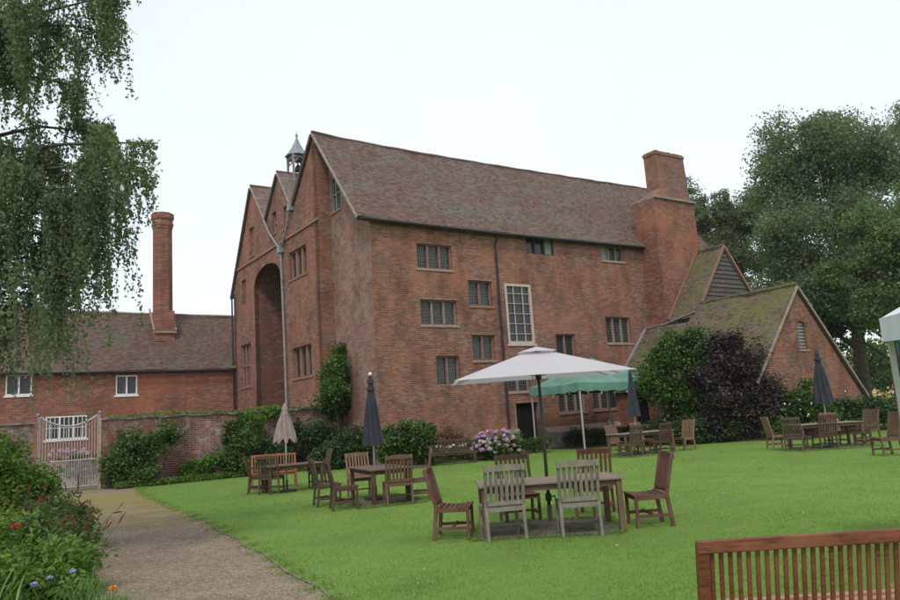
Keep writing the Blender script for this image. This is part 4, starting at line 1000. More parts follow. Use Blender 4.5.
def bench(name, x, y, face, L, mat, seatmat, label, h=.92, nsl=20, slat=.026, arms=True, sd=.5, cat='bench', sh=.0):
    root = empty(name, (x, y, 0), -R(face), label, cat); m = M[mat]; hw = L/2-.03; d = sd
    yb = lambda z: -d/2-(z-.42)*.22
    for sx in (-1, 1):
        mb = MB(); mb.bar((sx*hw, d/2-.03, 0), (sx*hw, d/2-.03, .62 if arms else .42), .055, .055, up=(0, 1, 0)); mb.build('leg', m, root, bevel=.004)
        mb = MB(); mb.bar((sx*hw, -d/2, 0), (sx*hw, -d/2, .43), .055, .055, up=(0, 1, 0)); mb.bar((sx*hw, yb(.42), .42), (sx*hw, yb(h-.02), h-.02), .054, .05, up=(0, 1, 0)); mb.build('leg', m, root, bevel=.004)
        mb = MB(); mb.bar((sx*hw, -d/2, .15), (sx*hw, d/2-.03, .15), .03, .05); mb.build('stretcher', m, root)
        if arms: mb = MB(); mb.bar((sx*hw, yb(.64)+.02, .64), (sx*hw, d/2+.02, .635), .07, .03); mb.build('armrest', m, root, bevel=.005)
    mb = MB(); mb.bar((-hw, d/2-.03, .38), (hw, d/2-.03, .38), .026, .07); mb.bar((-hw, -d/2, .38), (hw, -d/2, .38), .026, .07); mb.build('seat_frame', m, root)
    mb = MB(); n = 7
    for k in range(n):
        yy = -d/2+.04+(d-.06)*k/(n-1); mb.bar((-hw-.02, yy, .425+sh-.012*math.sin(math.pi*k/(n-1))), (hw+.02, yy, .425+sh-.012*math.sin(math.pi*k/(n-1))), .052, .02)
    mb.build('seat', M[seatmat], root, bevel=.003)
    mb = MB(); mb.bar((-hw-.028, yb(h), h-.028), (hw+.028, yb(h), h-.028), .036, .06); mb.build('top_rail', m, root, bevel=.006)
    mb = MB(); mb.bar((-hw, yb(.49), .49), (hw, yb(.49), .49), .028, .05)
    for k in range(nsl):
        xx = -hw+2*hw*(k+1)/(nsl+1); mb.bar((xx, yb(.49), .49), (xx, yb(h-.05), h-.05), .014, slat, up=(1, 0, 0))
    mb.build('backrest', m, root, bevel=.002)
    return root
bench('garden_bench', -5.25, 21.2, 165, 1.25, 'w_orange', 'w_orange', 'bright orange brown bench behind the taupe parasol table', nsl=14)
bench('garden_bench', -.35, 26.55, 180+42-90+26, 1.75, 'w_dark', 'w_green', 'old dark bench in front of the flower bed by the house wall', nsl=12, h=.85, slat=.03)
bench('garden_bench', 2.06, 4.03, 1, 1.95, 'w_maho', 'w_mahoslat', 'glossy mahogany bench with many thin slats, seen from behind at bottom right', h=.955, nsl=43, slat=.02, sd=.62, arms=False, sh=.07)

# --- right back table
G4 = 'chairs round the table beside the doorway'
table(6.1, 25.3, 34, 2.4, .9, .74, 'w_brown', 'w_top', 'long table with closed parasol beside the doorway shrubs')
chair(5.52, 24.38, -34, 'w_green', 'mossy dark chair with its back to us at the doorway table, left one', G4, h=1.0)
chair(6.62, 24.95, -34, 'w_dark', 'dark chair with its back to us at the doorway table, right one', G4, h=1.0)
chair(5.5, 26.05, 146, 'w_light', 'pale chair facing us behind the left end of the doorway table', G4, h=1.0)
chair(6.55, 26.8, 146, 'w_light', 'pale chair facing us right of the parasol pole at the doorway table', G4, h=1.02)
chair(7.72, 25.95, 240, 'w_light', 'pale chair side on at the right end of the doorway table', G4, h=1.02)
closed_parasol(5.95, 25.25, 2.86, 1.26, .18, 'umb_blue', 'closed blue grey parasol at the table beside the green canopy', False)
# --- right table
G5 = 'chairs round the table before the outbuilding gable'
table(11.05, 22.75, 2, 1.95, .95, .74, 'w_brown', 'w_top', 'grey topped table before the outbuilding gable')
chair(9.88, 23.45, 92, 'w_light', 'pale chair side on at the left end of the outbuilding table', G5, h=1.0)
chair(9.93, 22.30, 40, 'w_green', 'mossy chair turned half away at the left front of the outbuilding table', G5, h=.98)
chair(10.70, 22.15, -2, 'w_dark', 'dark chair with its back to us before the middle of the outbuilding table', G5, h=1.0)
chair(11.75, 23.55, 178, 'w_light', 'pale chair facing us on the far side of the outbuilding table', G5, h=1.0)
chair(12.02, 22.55, 300, 'w_dark', 'dark chair turned sideways at the right end of the outbuilding table', G5, h=1.0)
chair(12.75, 23.6, 245, 'w_brown', 'grey brown chair behind the dark one, right end of the outbuilding table', G5, h=1.02)
chair(10.55, 18.75, 272, 'w_brown', 'brown chair standing alone beside the white canopy leg', G5, h=1.05)
closed_parasol(11.15, 22.8, 2.98, 1.32, .235, 'umb_blue', 'closed blue grey parasol before the outbuilding gable', False)

# --- gazebos
M['green_canvas'] = plain('green_canvas', (.12, .24, .19), .8, .2, var=.2, scale=2)
M['white_canvas2'] = plain('white_plastic_canvas', (.68, .69, .72), .6, .3, var=.08, scale=2)
def gazebo(name, loc, rz, SS, zl_, zp, vh, mat, legs, label, scallop=True, cat='gazebo', fl=True, polem='pole_pale', legr=.028):
    """corner of the square sits at the origin, square spans +x and +y"""
    root = empty(name, loc, rz, label, cat)
    SX, SY = SS; per = []; seg = 24; cs = [(0, 0), (SX, 0), (SX, SY), (0, SY)]
    for k in range(4):
        for i in range(seg):
            a = i/seg; per.append((cs[k][0]*(1-a)+cs[(k+1) % 4][0]*a, cs[k][1]*(1-a)+cs[(k+1) % 4][1]*a, a))
    n = len(per); vs = []; fs = []; m = 8
    for j in range(m+1):
        t = j/m
        for x, y, a in per: vs.append((SX/2+(x-SX/2)*t, SY/2+(y-SY/2)*t, zp+(zl_-zp)*(t**.92)-.06*math.sin(math.pi*t)*math.sin(math.pi*a)-(.05*math.sin(math.pi*a) if j == m else 0)))
    for j in range(m):
        for k in range(n): fs.append((j*n+k, j*n+(k+1) % n, (j+1)*n+(k+1) % n, (j+1)*n+k))
    mb = MB(); mb.add(vs, fs); c = mb.build('canopy', M[mat], root, True)
    vs = []; fs = []
    for x, y, a in per:
        z0 = zl_-.05*math.sin(math.pi*a); sc = abs(math.sin(a*math.pi*5))*.06-.03 if scallop else 0
        ox = (x-SX/2)*.006; oy = (y-SY/2)*.006
        vs += [(x+ox, y+oy, z0+.003), (x+ox, y+oy, z0-vh-sc)]
    fs = [(2*k, 2*((k+1) % n), 2*((k+1) % n)+1, 2*k+1) for k in range(n)]
    mb = MB(); mb.add(vs, fs); mb.build('valance', M[mat], root)
    for i in legs:
        x, y = cs[i]; x += (.05 if x == 0 else -.05); y += (.05 if y == 0 else -.05)
        mb = MB(); mb.box((x-legr, y-legr, 0), (x+legr, y+legr, zl_-.08)); mb.box((x-legr*1.4, y-legr*1.4, 0), (x+legr*1.4, y+legr*1.4, .03)); mb.build('leg', M[polem], root, bevel=.004)
    mb = MB(); zz_ = zl_-.1
    for k in range(4):
        a = Vector((*cs[k], zz_)); b = Vector((*cs[(k+1) % 4], zz_)); c1 = Vector((SX/2, SY/2, zz_)); a = a.lerp(c1, .03); b = b.lerp(c1, .03)
        for q in range(4):
            p0 = a.lerp(b, q/4); p1 = a.lerp(b, (q+1)/4); mb.bar(p0+Vector((0, 0, -.25 if q % 2 else 0)), p1+Vector((0, 0, 0 if q % 2 else -.25)), .02, .03)
    mb.bar((SX/2, .05, zl_-.12), (SX/2, SY-.05, zl_-.12), .02, .03); mb.tube([(SX/2, SY/2, zl_-.12), (SX/2, SY/2, zp-.03)], .025, 8); mb.build('truss', M[polem], root)
    return root
gg = gazebo('green_gazebo', W(6.78, -3.82), BR, (4.6, 3.0), 2.66, 3.75, .32, 'green_canvas', [0, 1, 2, 3], 'green pop-up gazebo with scalloped edge beside the doorway', polem='pole_pale')
# bunting under the green canopy
def bunting(parent, p0, p1, n, mats, sz=.13, drop=.08):
    p0 = Vector(p0); p1 = Vector(p1); t = (p1-p0).normalized(); 
    for i in range(n):
        a = (i+.5)/n; c = p0.lerp(p1, a)-Vector((0, 0, drop*math.sin(math.pi*a)))
        mb = MB(); mb.add([c-t*sz*.5, c+t*sz*.5, c-Vector((0, 0, sz*1.3)), c-t*sz*.5+Vector((0, .004, 0)), c+t*sz*.5+Vector((0, .004, 0)), c-Vector((0, -.004, sz*1.3))], [(0, 1, 2), (3, 5, 4), (0, 2, 5, 3), (1, 4, 5, 2)])
        mb.build('pennant', mats[i % len(mats)], parent)
bu = empty('bunting', W(6.78, -3.82), BR, 'string of small pale pennants under the green gazebo edge', 'bunting')
bunting(bu, (.05, -.05, 2.30), (4.4, -.05, 2.34), 6, [M['stone'], M['pale']], .08)
bunting(bu, (-.05, 2.9, 2.30), (-.05, .05, 2.34), 3, [M['stone'], M['pale']], .08)
wgz = gazebo('white_gazebo', (4.43, 7.62, 0), R(-90-18.7), (3.0, 3.0), 2.33, 3.2, .24, 'white_canvas2', [0, 1, 2, 3], 'white pop-up gazebo cut by the right edge, one grey leg showing', scallop=False, legr=.026)
bw_ = empty('bunting', (4.43, 7.62, 0), R(-90-18.7), 'coloured pennants hanging inside the white gazebo edge', 'bunting')
M['teal'] = plain('teal_cloth', (.06, .25, .32), .8, .2); M['yellow'] = plain('yellow_cloth', (.6, .45, .08), .8, .2)
bunting(bw_, (.15, .06, 2.09), (2.8, .06, 2.09), 14, [M['teal'], M['yellow'], M['pale']], .12)

# ------------------------------------------------------------------ PLANTS
# shrubs on and by the garden wall (house-local positions)
def S(u, v, z=0): return tuple(W(u, v, z))
shrub('wall_shrub', 'large leafy shrub against the garden wall right of the gate', S(-7.9, 2.55), [((.1, 0, 1.3), (1.15, .45, .85)), ((-.75, -.3, .8), (.55, .5, .6)), ((.8, .35, 1.75), (.6, .35, .5)), ((0, -.2, .4), (1.1, .5, .35))], 'lf_mid', .05, .032, 12000, stems=10, clump=.13)
shrub('wall_shrub', 'low dark green shrub at the foot of the garden wall behind the taupe parasol', S(-4.95, 2.35), [((0, 0, .65), (.8, .5, .55)), ((.5, .1, 1.1), (.6, .4, .5))], 'lf_mid', .05, .035, 7000, stems=8, clump=.12)
shrub('wall_shrub', 'small green shrub at the wall foot between the two big wall shrubs', S(-6.2, 2.6), [((0, 0, .35), (.6, .35, .35)), ((.5, 0, .6), (.3, .3, .4))], 'lf_bright', .045, .03, 3500, stems=6, clump=.1)
shrub('ivy', 'trailing ivy hanging down the garden wall beside the taupe parasol', S(-4.6, 3.12), [((0, 0, 1.6), (.5, .14, .6)), ((.9, 0, 1.5), (.5, .14, .7))], 'lf_mid', .045, .035, 3500, cat='climber', clump=.1)
shrub('ivy', 'ivy spilling over the top of the garden wall', S(-4.1, 3.1), [((0, 0, 2.0), (.9, .2, .4)), ((.9, .5, 2.3), (.8, .2, .2))], 'lf_bright', .045, .035, 3500, cat='climber', clump=.1)
shrub('wall_shrub', 'broad dark shrub at the right end of the garden wall', S(-2.35, 2.2), [((0, 0, 1.2), (1.1, .7, .9)), ((1.1, .5, .9), (.9, .6, .8)), ((-.8, -.6, .7), (.6, .5, .6))], 'lf_dark', .055, .035, 14000, stems=12, clump=.14)
shrub('wall_shrub', 'rounded green shrub before the recessed wall beside the blue grey parasol', S(-.7, .9), [((0, 0, .9), (.9, .7, .8)), ((-.9, -.6, .55), (.8, .5, .5))], 'lf_dark', .05, .035, 8000, stems=9, clump=.14)
shrub('climbing_shrub', 'tall climbing shrub on the faded gable wall', S(-.25, 2.5), [((-.3, 0, 3.8), (.6, .75, .9)), ((-.4, .15, 2.7), (.7, .95, .9)), ((-.1, .3, 4.6), (.35, .4, .35)), ((-.3, -.8, 2.9), (.6, .6, .8)), ((-.6, .3, 3.4), (.5, .5, .6))], 'lf_mid', .06, .04, 13000, cat='climber', stems=10, clump=.15)
shrub('round_shrub', 'bright green rounded shrub at the house corner', (-1.95, 26.6, 0), [((0, 0, .95), (.8, .7, .75)), ((.75, .3, .75), (.5, .5, .6)), ((-.6, -.1, .55), (.5, .5, .5))], 'lf_mid', .055, .035, 11000, stems=12, clump=.12)
shrub('coppery_shrub', 'thin brownish shrub against the brick wall behind the old bench', S(2.6, -.8), [((0, 0, .85), (.95, .35, .6))], 'lf_copper', .035, .02, 2600, stems=14, clump=.14)
# low bed planting between wall and bench
for k, (u_, v_, lab, mt, nn_) in enumerate([(1.2, -1.3, 'pale flowered low plants left behind the old bench', 'lf_bright', 2200), (2.6, -1.4, 'low leafy plants in the middle of the bed behind the bench', 'lf_mid', 2400), (3.9, -1.3, 'low plants between the bench and the pink hydrangea', 'lf_bright', 2200), (6.3, -1.5, 'dark leafy clump between the hydrangea and the doorway', 'lf_mid', 2600)]):
    o = shrub('bed_plant', lab, S(u_, v_), [((0, 0, .3), (.7, .4, .28))], mt, .04, .025, nn_, cat='plant', group='low plants in the house bed', stems=5, clump=.09)
    bl = MB()
    if k < 3:
        for _ in range(26):
            a = rng.normal()*.45; b = rng.normal()*.25; bl = MB(); bl.sphere((a, b, .5+.12*random.random()), .03+.012*random.random(), 6, 4)
            bl.build('flower', M['pale'] if k != 1 else M['whitef'], o)
# hydrangea
hy = shrub('hydrangea', 'pink hydrangea bush in full bloom below the downpipe', (1.2, 27.7, 0), [((0, 0, .45), (.85, .65, .42)), ((.75, .2, .55), (.5, .5, .4))], 'lf_mid', .06, .045, 7000, stems=10, clump=.12)
def bloom_mesh(parent, c, rad, mat):
    n = 120; d_ = rng.normal(size=(n, 3)); d_ /= np.linalg.norm(d_, axis=1)[:, None]; P = np.array(c)+d_*rad*np.array([1, 1, .75])*(.8+.3*rng.random(n))[:, None]
    o = leaves(P, rad*.26, rad*.24, 'bloom', mat, parent); return o
for k in range(95):
    th = random.uniform(-math.pi, math.pi); ph = random.random()
    x_ = .1+.9*math.cos(th)*math.sqrt(1-ph*ph*.9); y_ = -.1+.75*math.sin(th)*math.sqrt(1-ph*ph*.9); z_ = .28+.78*ph
    if y_ > .35: y_ = -y_
    bloom_mesh(hy, (x_, y_, z_), random.uniform(.045, .085), M['pink'] if random.random() < .35 else (M['pale'] if random.random() < .8 else M['blue']))
# plants by plinth, under gazebo
shrub('plinth_plants', 'dark ferny plants against the stone plinth under the green gazebo', S(9.6, -.75), [((0, 0, .35), (1.2, .4, .33)), ((2.1, 0, .4), (.9, .4, .38))], 'lf_dark', .05, .03, 6000, cat='plant', clump=.12)
mb = MB(); mb.tube([(0, 0, 0), (0.01, 0, .5), (-.05, 0, 1.0), (-.12, 0, 1.1)], [.2, .2, .17, .06], 9)
tag(mb.build('standing_stone', M['stone']), 'rough upright stone standing before the plinth', 'stone').location = S(10.6, -1.6)
# green small tree next to gazebo
shrub('large_shrub', 'bushy mid green shrub between the green gazebo and the purple one', (8.9, 30.4, 0), [((.3, 0, 3.5), (1.1, .8, .9)), ((-.6, -.1, 3.0), (.8, .7, .7)), ((1.0, 0, 3.2), (.7, .7, 1.0)), ((0, -.1, 4.2), (.5, .4, .4)), ((.9, -.1, 4.3), (.4, .4, .35)), ((-1.0, 0, 2.5), (.6, .5, .5)), ((0, -.1, 2.2), (1.2, .7, .8)), ((.9, -.1, 1.3), (1.0, .7, .9)), ((0, -.1, 1.0), (.8, .6, .7))], 'lf_mid', .07, .042, 26000, stems=27, clump=.2, shell=.5)
shrub('purple_smoke_bush', 'dark purple leaved shrub in front of the mossy outbuilding roof', (10.7, 29.5, 0), [((.1, .1, 3.3), (.8, .8, .85)), ((-.5, 0, 2.6), (.8, .8, .8)), ((.8, .1, 2.7), (.9, .8, .9)), ((1.3, .1, 1.9), (.8, .7, .8)), ((-.2, -.2, 1.6), (1.1, .8, .9)), ((.5, .1, 4.0), (.45, .4, .45)), ((-.2, .1, 4.0), (.3, .3, .4)), ((.9, -.1, 1.1), (1.2, .8, .9)), ((1.9, 0, 1.3), (.6, .6, .6)), ((-.6, -.3, .8), (.8, .6, .6))], 'lf_purple', .065, .034, 30000, stems=40, clump=.2, shell=.5)
shrub('low_shrub', 'low green shrub at the foot of the purple one', (9.3, 29.2, 0), [((0, 0, .6), (.9, .6, .55)), ((.9, .1, .45), (.7, .5, .42))], 'lf_dark', .055, .04, 7000, clump=.13)
shrub('low_shrub', 'dark undergrowth beneath the small green tree', (7.9, 30.2, 0), [((0, 0, .45), (.8, .5, .42))], 'lf_dark', .055, .04, 4000, clump=.13)
sr = shrub('rose_bush', 'green bush with a few white flowers below the outbuilding gable', (13.3, 29.3, 0), [((0, 0, 1.1), (.9, .7, .95)), ((-.7, -.1, .7), (.7, .6, .65)), ((.8, .1, .8), (.7, .6, .7))], 'lf_mid', .06, .04, 11000, clump=.14)
for k in range(16):
    mb = MB(); mb.sphere((rng.normal()*.6, -.55-.15*random.random(), .5+1.2*random.random()), .022+.02*random.random(), 6, 4); mb.build('flower', M['whitef'], sr)
for k, (x_, y_, lab) in enumerate([(15.2, 30.0, 'low dark hedge clump below the right slope of the gable'), (16.9, 30.6, 'hedge clump right of the outbuilding, behind the brown chairs'), (18.6, 31.0, 'hedge clump behind the white canopy leg'), (20.6, 31.2, 'hedge clump at the far right edge')]):
    shrub('hedge_bush', lab, (x_, y_, 0), [((0, 0, .65), (1.05, .7, .6)), ((.5, .1, .8), (.6, .5, .5))], 'lf_dark', .055, .04, 6500, group='low hedge bushes on the right', clump=.14)
shrub('low_shrub', 'bright clump of leaves left under the purple shrub edge', (12.3, 28.6, 0), [((0, 0, .35), (.7, .4, .33))], 'lf_mid', .05, .03, 3000, clump=.1)
# weeds on the garden wall coping
P = np.stack([-9+8.9*rng.random(2200), 3.0+.5*rng.random(2200), 2.4+.06*rng.random(2200)**2], 1)
P[:, 2] += .12*np.clip(np.sin(P[:, 0]*1.7+1), 0, 1)*rng.random(2200)
o = leaves(P, .04, .02, 'wall_top_weeds', M['lf_bright'], None); o.location = BO; o.rotation_euler = (0, 0, BR); tag(o, 'grasses and stonecrop growing along the wall coping', 'weeds', kind='stuff')
# wall foot ground cover
P = np.stack([-8.9+8.2*rng.random(6000), 1.7+.8*rng.random(6000), .05+.18*rng.random(6000)**1.5], 1)
o = leaves(P, .05, .02, 'ground_cover', M['lf_bright'], None); o.location = BO; o.rotation_euler = (0, 0, BR); tag(o, 'low green ground cover at the foot of the garden wall', 'ground cover', kind='stuff')
# pink flowers behind the gate
o = shrub('rose_bush', 'pink flowering bush seen through the gate bars', S(-9.4, 6.0), [((0, 0, .75), (.8, .5, .6))], 'lf_mid', .05, .03, 3000, clump=.13)
for k in range(30): bloom_mesh(o, (rng.normal()*.5, -.35+rng.normal()*.1, .6+.8*random.random()), .07, M['pale'])

# --- left border
shrub('large_border_shrub', 'big bright green shrub at the left edge beside the gate', (-7.85, 12.9, 0), [((-.2, 0, 1.15), (.75, .9, .75)), ((-.95, 0, 1.3), (.75, .9, .9)), ((.3, -.1, .65), (.65, .8, .55)), ((-.3, -.4, .5), (1.0, .8, .5))], 'lf_bright', .045, .028, 22000, stems=16, clump=.12)
def lance(name, label, loc, n, h, w_, spread, mat, curve=.5, cat='plant', lw=.012, group=None):
    root = empty(name, loc, 0, label, cat, group); V = []
    for k in range(n):
        a = random.random()*6.283; hh = h*(.55+.6*random.random()); b0 = np.array([rng.normal()*spread*.35, rng.normal()*spread*.35, 0]); dr_ = np.array([math.cos(a), math.sin(a), 0]); sd_ = np.array([-math.sin(a), math.cos(a), 0])*lw
        out = spread*(.4+.8*random.random()); prev = None
        for i in range(5):
            t = i/4; c = b0+dr_*out*t**1.5+np.array([0, 0, hh*(t-curve*t**3*.55)]); wd = sd_*(1-t**2)*(.6+.8*t*(1-t)*2)
            cur = (c-wd, c+wd)
            if prev: V += [prev[0], prev[1], cur[1], cur[0]]
            prev = cur
    quads_mesh('foliage', np.array(V), 4, M[mat], root); return root
border = [
 (-6.35, 11.9, 'leafy perennial clump beside the big green shrub', 'lf_mid', .55, .75), (-5.9, 10.7, 'clump of broad leaves dotted with red spikes, middle of the left border', 'lf_mid', .6, .8),
 (-5.25, 9.5, 'leafy clump leaning over the path edge', 'lf_mid', .55, .7), (-5.9, 9.0, 'tall leafy clump at the left frame edge', 'lf_bright', .7, .95),
 (-4.55, 8.2, 'fresh green clump near the bottom left corner', 'lf_bright', .5, .55), (-5.0, 7.6, 'dense green clump in the bottom left corner', 'lf_bright', .6, .75)]
for x_, y_, lab, mt, rd, ht in border:
    shrub('perennial_plant', lab, (x_, y_, 0), [((0, 0, ht*.5), (rd, rd, ht*.5)), ((.2, -.2, ht*.3), (rd*.9, rd*.9, ht*.3))], mt, .04, .017, 6500, cat='plant', stems=8, clump=.1, droop=.3)
lance('lance_plant', 'arching sword leaved plant at lower left', (-4.95, 8.5, 0), 110, .85, .02, .5, 'lf_lance', lw=.014)
lance('lance_plant', 'sword leaved clump right in the bottom left corner', (-4.55, 7.3, 0), 120, .62, .02, .5, 'lf_lance', lw=.013)
lance('grass_tuft', 'feathery grass tuft at the path edge, bottom left', (-3.75, 7.55, 0), 160, .36, .01, .3, 'lf_lance', lw=.005)
lance('grass_tuft', 'second feathery tuft beside the orange flower', (-3.35, 7.25, 0), 120, .26, .01, .26, 'lf_lance', lw=.005)
# red flower spikes
def spikes(name, label, loc, n, h, spread, mat, ln=.16, lean=(0, 0), group=None):
    root = empty(name, loc, 0, label, 'plant', group); st = MB(); pr = None
    for k in range(n):
        a = rng.normal()*spread; b = rng.normal()*spread*.7; hh = h*(.75+.5*random.random()); tx = a*1.5+lean[0]+rng.normal()*.08; ty = b*1.4+lean[1]
        st.tube([(a*.4, b*.4, 0), ((a+tx)*.45, (b+ty)*.45, hh*.6), (tx, ty, hh)], [.004, .003, .002], 4, cap=False)
        if pr is None:
            m_ = MB(); pts = [(0, 0, 0), (.005, 0, ln*.3), (.012, 0, ln*.7), (.03, 0, ln)]; m_.tube(pts, [.004, .009, .008, .002], 7); pr = m_.build('flower_spike', M[mat], root); s_ = pr
        else:
            s_ = pr.copy(); COL.objects.link(s_); s_.parent = root
        s_.location = (tx, ty, hh-.01); s_.rotation_euler = (rng.normal()*.5, .45+rng.normal()*.55, random.random()*1.2-.6); sc = .7+.6*random.random(); s_.scale = (sc, sc, sc)
    st.build('stems', M['lf_copper'], root); return root
spikes('red_spike_plant', 'red flowering spikes rising among the far border leaves', (-6.1, 11.3, 0), 18, .8, .28, 'redspike', .12)
spikes('red_spike_plant', 'dark red spikes arching over the gravel', (-4.85, 9.4, 0), 14, .55, .2, 'redspike', .15, (.08, 0))
spikes('red_spike_plant', 'red spikes in the middle of the border', (-5.6, 9.8, 0), 44, .72, .3, 'redspike', .12)
spikes('red_spike_plant', 'dull red spikes at the left edge', (-6.2, 9.6, 0), 18, .85, .3, 'dullred', .12)
def flowers(name, label, loc, heads, mat, rad, cat='flower'):
    root = empty(name, loc, 0, label, cat); st = MB()
    for hx_, hy_, hz_ in heads: st.tube([(hx_*.3, hy_*.3, 0), (hx_, hy_, hz_)], [.005, .003], 4, cap=False)
    st.build('stems', M['lf_mid'], root)
    for c in heads:
        P = []
        n = 60; d_ = rng.normal(size=(n, 3)); d_ /= np.linalg.norm(d_, axis=1)[:, None]
        leaves(np.array(c)+d_*rad*.6*np.array([1, 1, .6]), rad*.5, rad*.35, 'bloom', M[mat], root)
    return root
flowers('blue_flowers', 'two pale blue flower heads at lower left', (-3.95, 7.15, 0), [(-.08, 0, .33), (.0, .12, .36), (.12, .3, .38)], 'blue', .032)
flowers('orange_flower', 'single bright orange flower at the bottom beside the path', (-3.28, 7.12, 0), [(0, 0, .26)], 'orangef', .036)
flowers('red_flowers', 'rust red flower heads at the lower left edge', (-4.75, 7.85, 0), [(-.1, 0, .74), (.06, .1, .78), (-.2, .1, .7)], 'rose', .06)

# --- trees
# foreground birch, trunk outside the frame on the left
def fore_birch():
    base = Vector((-8.6, 9.6, 0)); root = empty('birch_tree', base, 0, 'birch with hanging leafy twigs filling the upper left', 'tree')
    boughs = [((-8.2, 9.6, 7.4), (-4.35, 9.1, 7.0), 50, .7),   # (start, end, twigs, twig length)
     ((-8.2, 9.6, 7.6), (-4.1, 9.2, 8.5), 60, 1.2), ((-8.3, 9.6, 6.6), (-4.2, 9.0, 7.5), 62, 1.0), ((-8.3, 9.5, 6.0), (-4.5, 8.8, 6.75), 56, .8), ((-8.3, 9.5, 5.2), (-3.62, 9.0, 5.35), 74, .7),
     ((-8.3, 9.5, 4.8), (-3.85, 8.9, 5.05), 60, .75), ((-8.3, 9.4, 4.4), (-4.15, 8.8, 4.75), 48, 1.15), ((-8.3, 9.5, 4.2), (-4.6, 9.1, 4.6), 58, 1.6), ((-8.3, 9.6, 5.6), (-4.6, 9.6, 5.9), 56, .8),
     ((-8.3, 9.8, 3.6), (-5.0, 9.6, 4.3), 50, 1.2), ((-8.3, 9.2, 3.9), (-4.45, 8.9, 4.15), 46, 1.0), ((-8.3, 9.8, 5.6), (-4.9, 9.8, 5.3), 42, 1.1), ((-8.3, 9.0, 6.8), (-5.0, 8.6, 7.1), 60, 1.1), ((-8.3, 9.3, 3.2), (-5.1, 9.2, 3.3), 40, 1.0), ((-8.3, 9.1, 5.0), (-5.1, 8.7, 4.9), 40, 1.3), ((-8.3, 9.4, 3.4), (-4.75, 9.0, 3.6), 46, 1.5), ((-8.4, 9.6, 7.0), (-5.0, 10.0, 6.6), 48, .9), ((-8.4, 9.3, 8.2), (-4.6, 8.5, 9.3), 46, 1.3),
     ((-8.5, 9.7, 9), (-5.2, 10.4, 10.2), 40, 1.2), ((-8.7, 9.6, 7), (-12, 9.2, 8.6), 44, 1.2), ((-8.7, 9.6, 5), (-11.6, 10.6, 6.0), 40, 1.2), ((-8.6, 9.9, 9), (-9.6, 12.4, 10.5), 34, 1.2), ((-8.6, 9.4, 8), (-9.0, 6.6, 9), 34, 1.2), ((-8.6, 9.6, 10.5), (-8.2, 9.8, 12.6), 40, 1.0)]
    mb = MB(); mb.tube([(0, 0, -.2), (.05, 0, 2), (-.05, 0, 5), (0, 0, 9), (.1, 0, 12)], [.24, .18, .15, .09, .02], 12); P = []
    for a, b, nt, tl in boughs:
        a = Vector(a); b = Vector(b); L_ = (b-a).length; mid = a.lerp(b, .5)+Vector((0, rng.normal()*.15, .3)); pts = []
        for i in range(9):
            t = i/8; pts.append(a*(1-t)**2+mid*2*t*(1-t)+b*t*t+Vector((0, rng.normal()*.04, rng.normal()*.03)))
        mb.tube([q-base for q in pts], [.05*(1-i/8.6)+.004 for i in range(9)], 6, cap=False)
        # side shoots carrying bunches of hanging twigs
        shoots = []
        for k in range(15):
            t = .25+.75*random.random()**.7; i = min(7, int(t*8)); c = pts[i].lerp(pts[i+1], t*8-i)
            e = c+Vector((random.uniform(-.1, .35), rng.normal()*.42, random.uniform(-.15, .22))); mb.tube([q-base for q in (c, c.lerp(e, .5)+Vector((0, 0, .05)), e)], [.009, .006, .003], 4, cap=False); shoots.append((c, e))
        shoots.append((pts[7], pts[8])); shoots.append((pts[6], pts[8]))
        for k in range(int(nt*1.75)):
            c, e = random.choice(shoots); s0 = np.array(c.lerp(e, random.uniform(.3, 1.05)))+rng.normal(size=3)*.03
            ln = tl*random.uniform(.3, 1.0)*(1 if random.random() < .8 else 1.25); ph = random.uniform(0, 6); cv = random.uniform(-.08, .16)*ln
            tt = np.linspace(0, 1, 6); arc = np.stack([s0[0]+cv*np.sqrt(tt)+.02*np.sin(4*tt+ph), s0[1]+rng.normal()*.08*np.sqrt(tt)+.03*np.sin(4*tt+ph), s0[2]+.04*np.sin(math.pi*tt)-ln*tt**1.2], 1)
            mb.tube([Vector(q)-base for q in arc], [.0035, .003, .0026, .0022, .0018, .0014], 3, cap=False)
            m = int(ln*78)+6; t = rng.random(m); q = np.stack([np.interp(t, tt, arc[:, i]) for i in range(3)], 1)+rng.normal(size=(m, 3))*(.018+.03*rng.random())
            P.append(q)
    mb.build('trunk', M['bark'], root, True)
    P = np.concatenate(P)-np.array(base)
    leaves(P, .023, .016, 'crown', M['lf_birch'], root, .5, up=.08)
fore_birch()
tree('large_tree', 'tallest dark tree behind the outbuilding on the right', 'tree', (25.0, 46, 0), 17, .42,
     [((24.2, 46, 17.2), (3.3, 3, 3.2)), ((22.0, 46, 15.0), (2.2, 2.4, 3.2)), ((26.9, 46, 15.2), (2.8, 2.6, 3.0)), ((24.2, 45.5, 12.4), (3.8, 3.2, 3.2)), ((21.2, 45.5, 10.8), (2.4, 2.3, 3.0)), ((27.4, 46, 11.2), (3, 3, 3.0)), ((22.8, 45, 7.8), (3.6, 3, 2.8)), ((26.6, 45, 7.2), (3, 3, 2.4)), ((20.4, 45, 6.6), (2.2, 2, 2.4)), ((24.4, 46, 18.9), (1.4, 1.6, .8))],
     'lf_ashfar', .095, .055, 1350, clump=.55, strands=1.6, lpc=70)
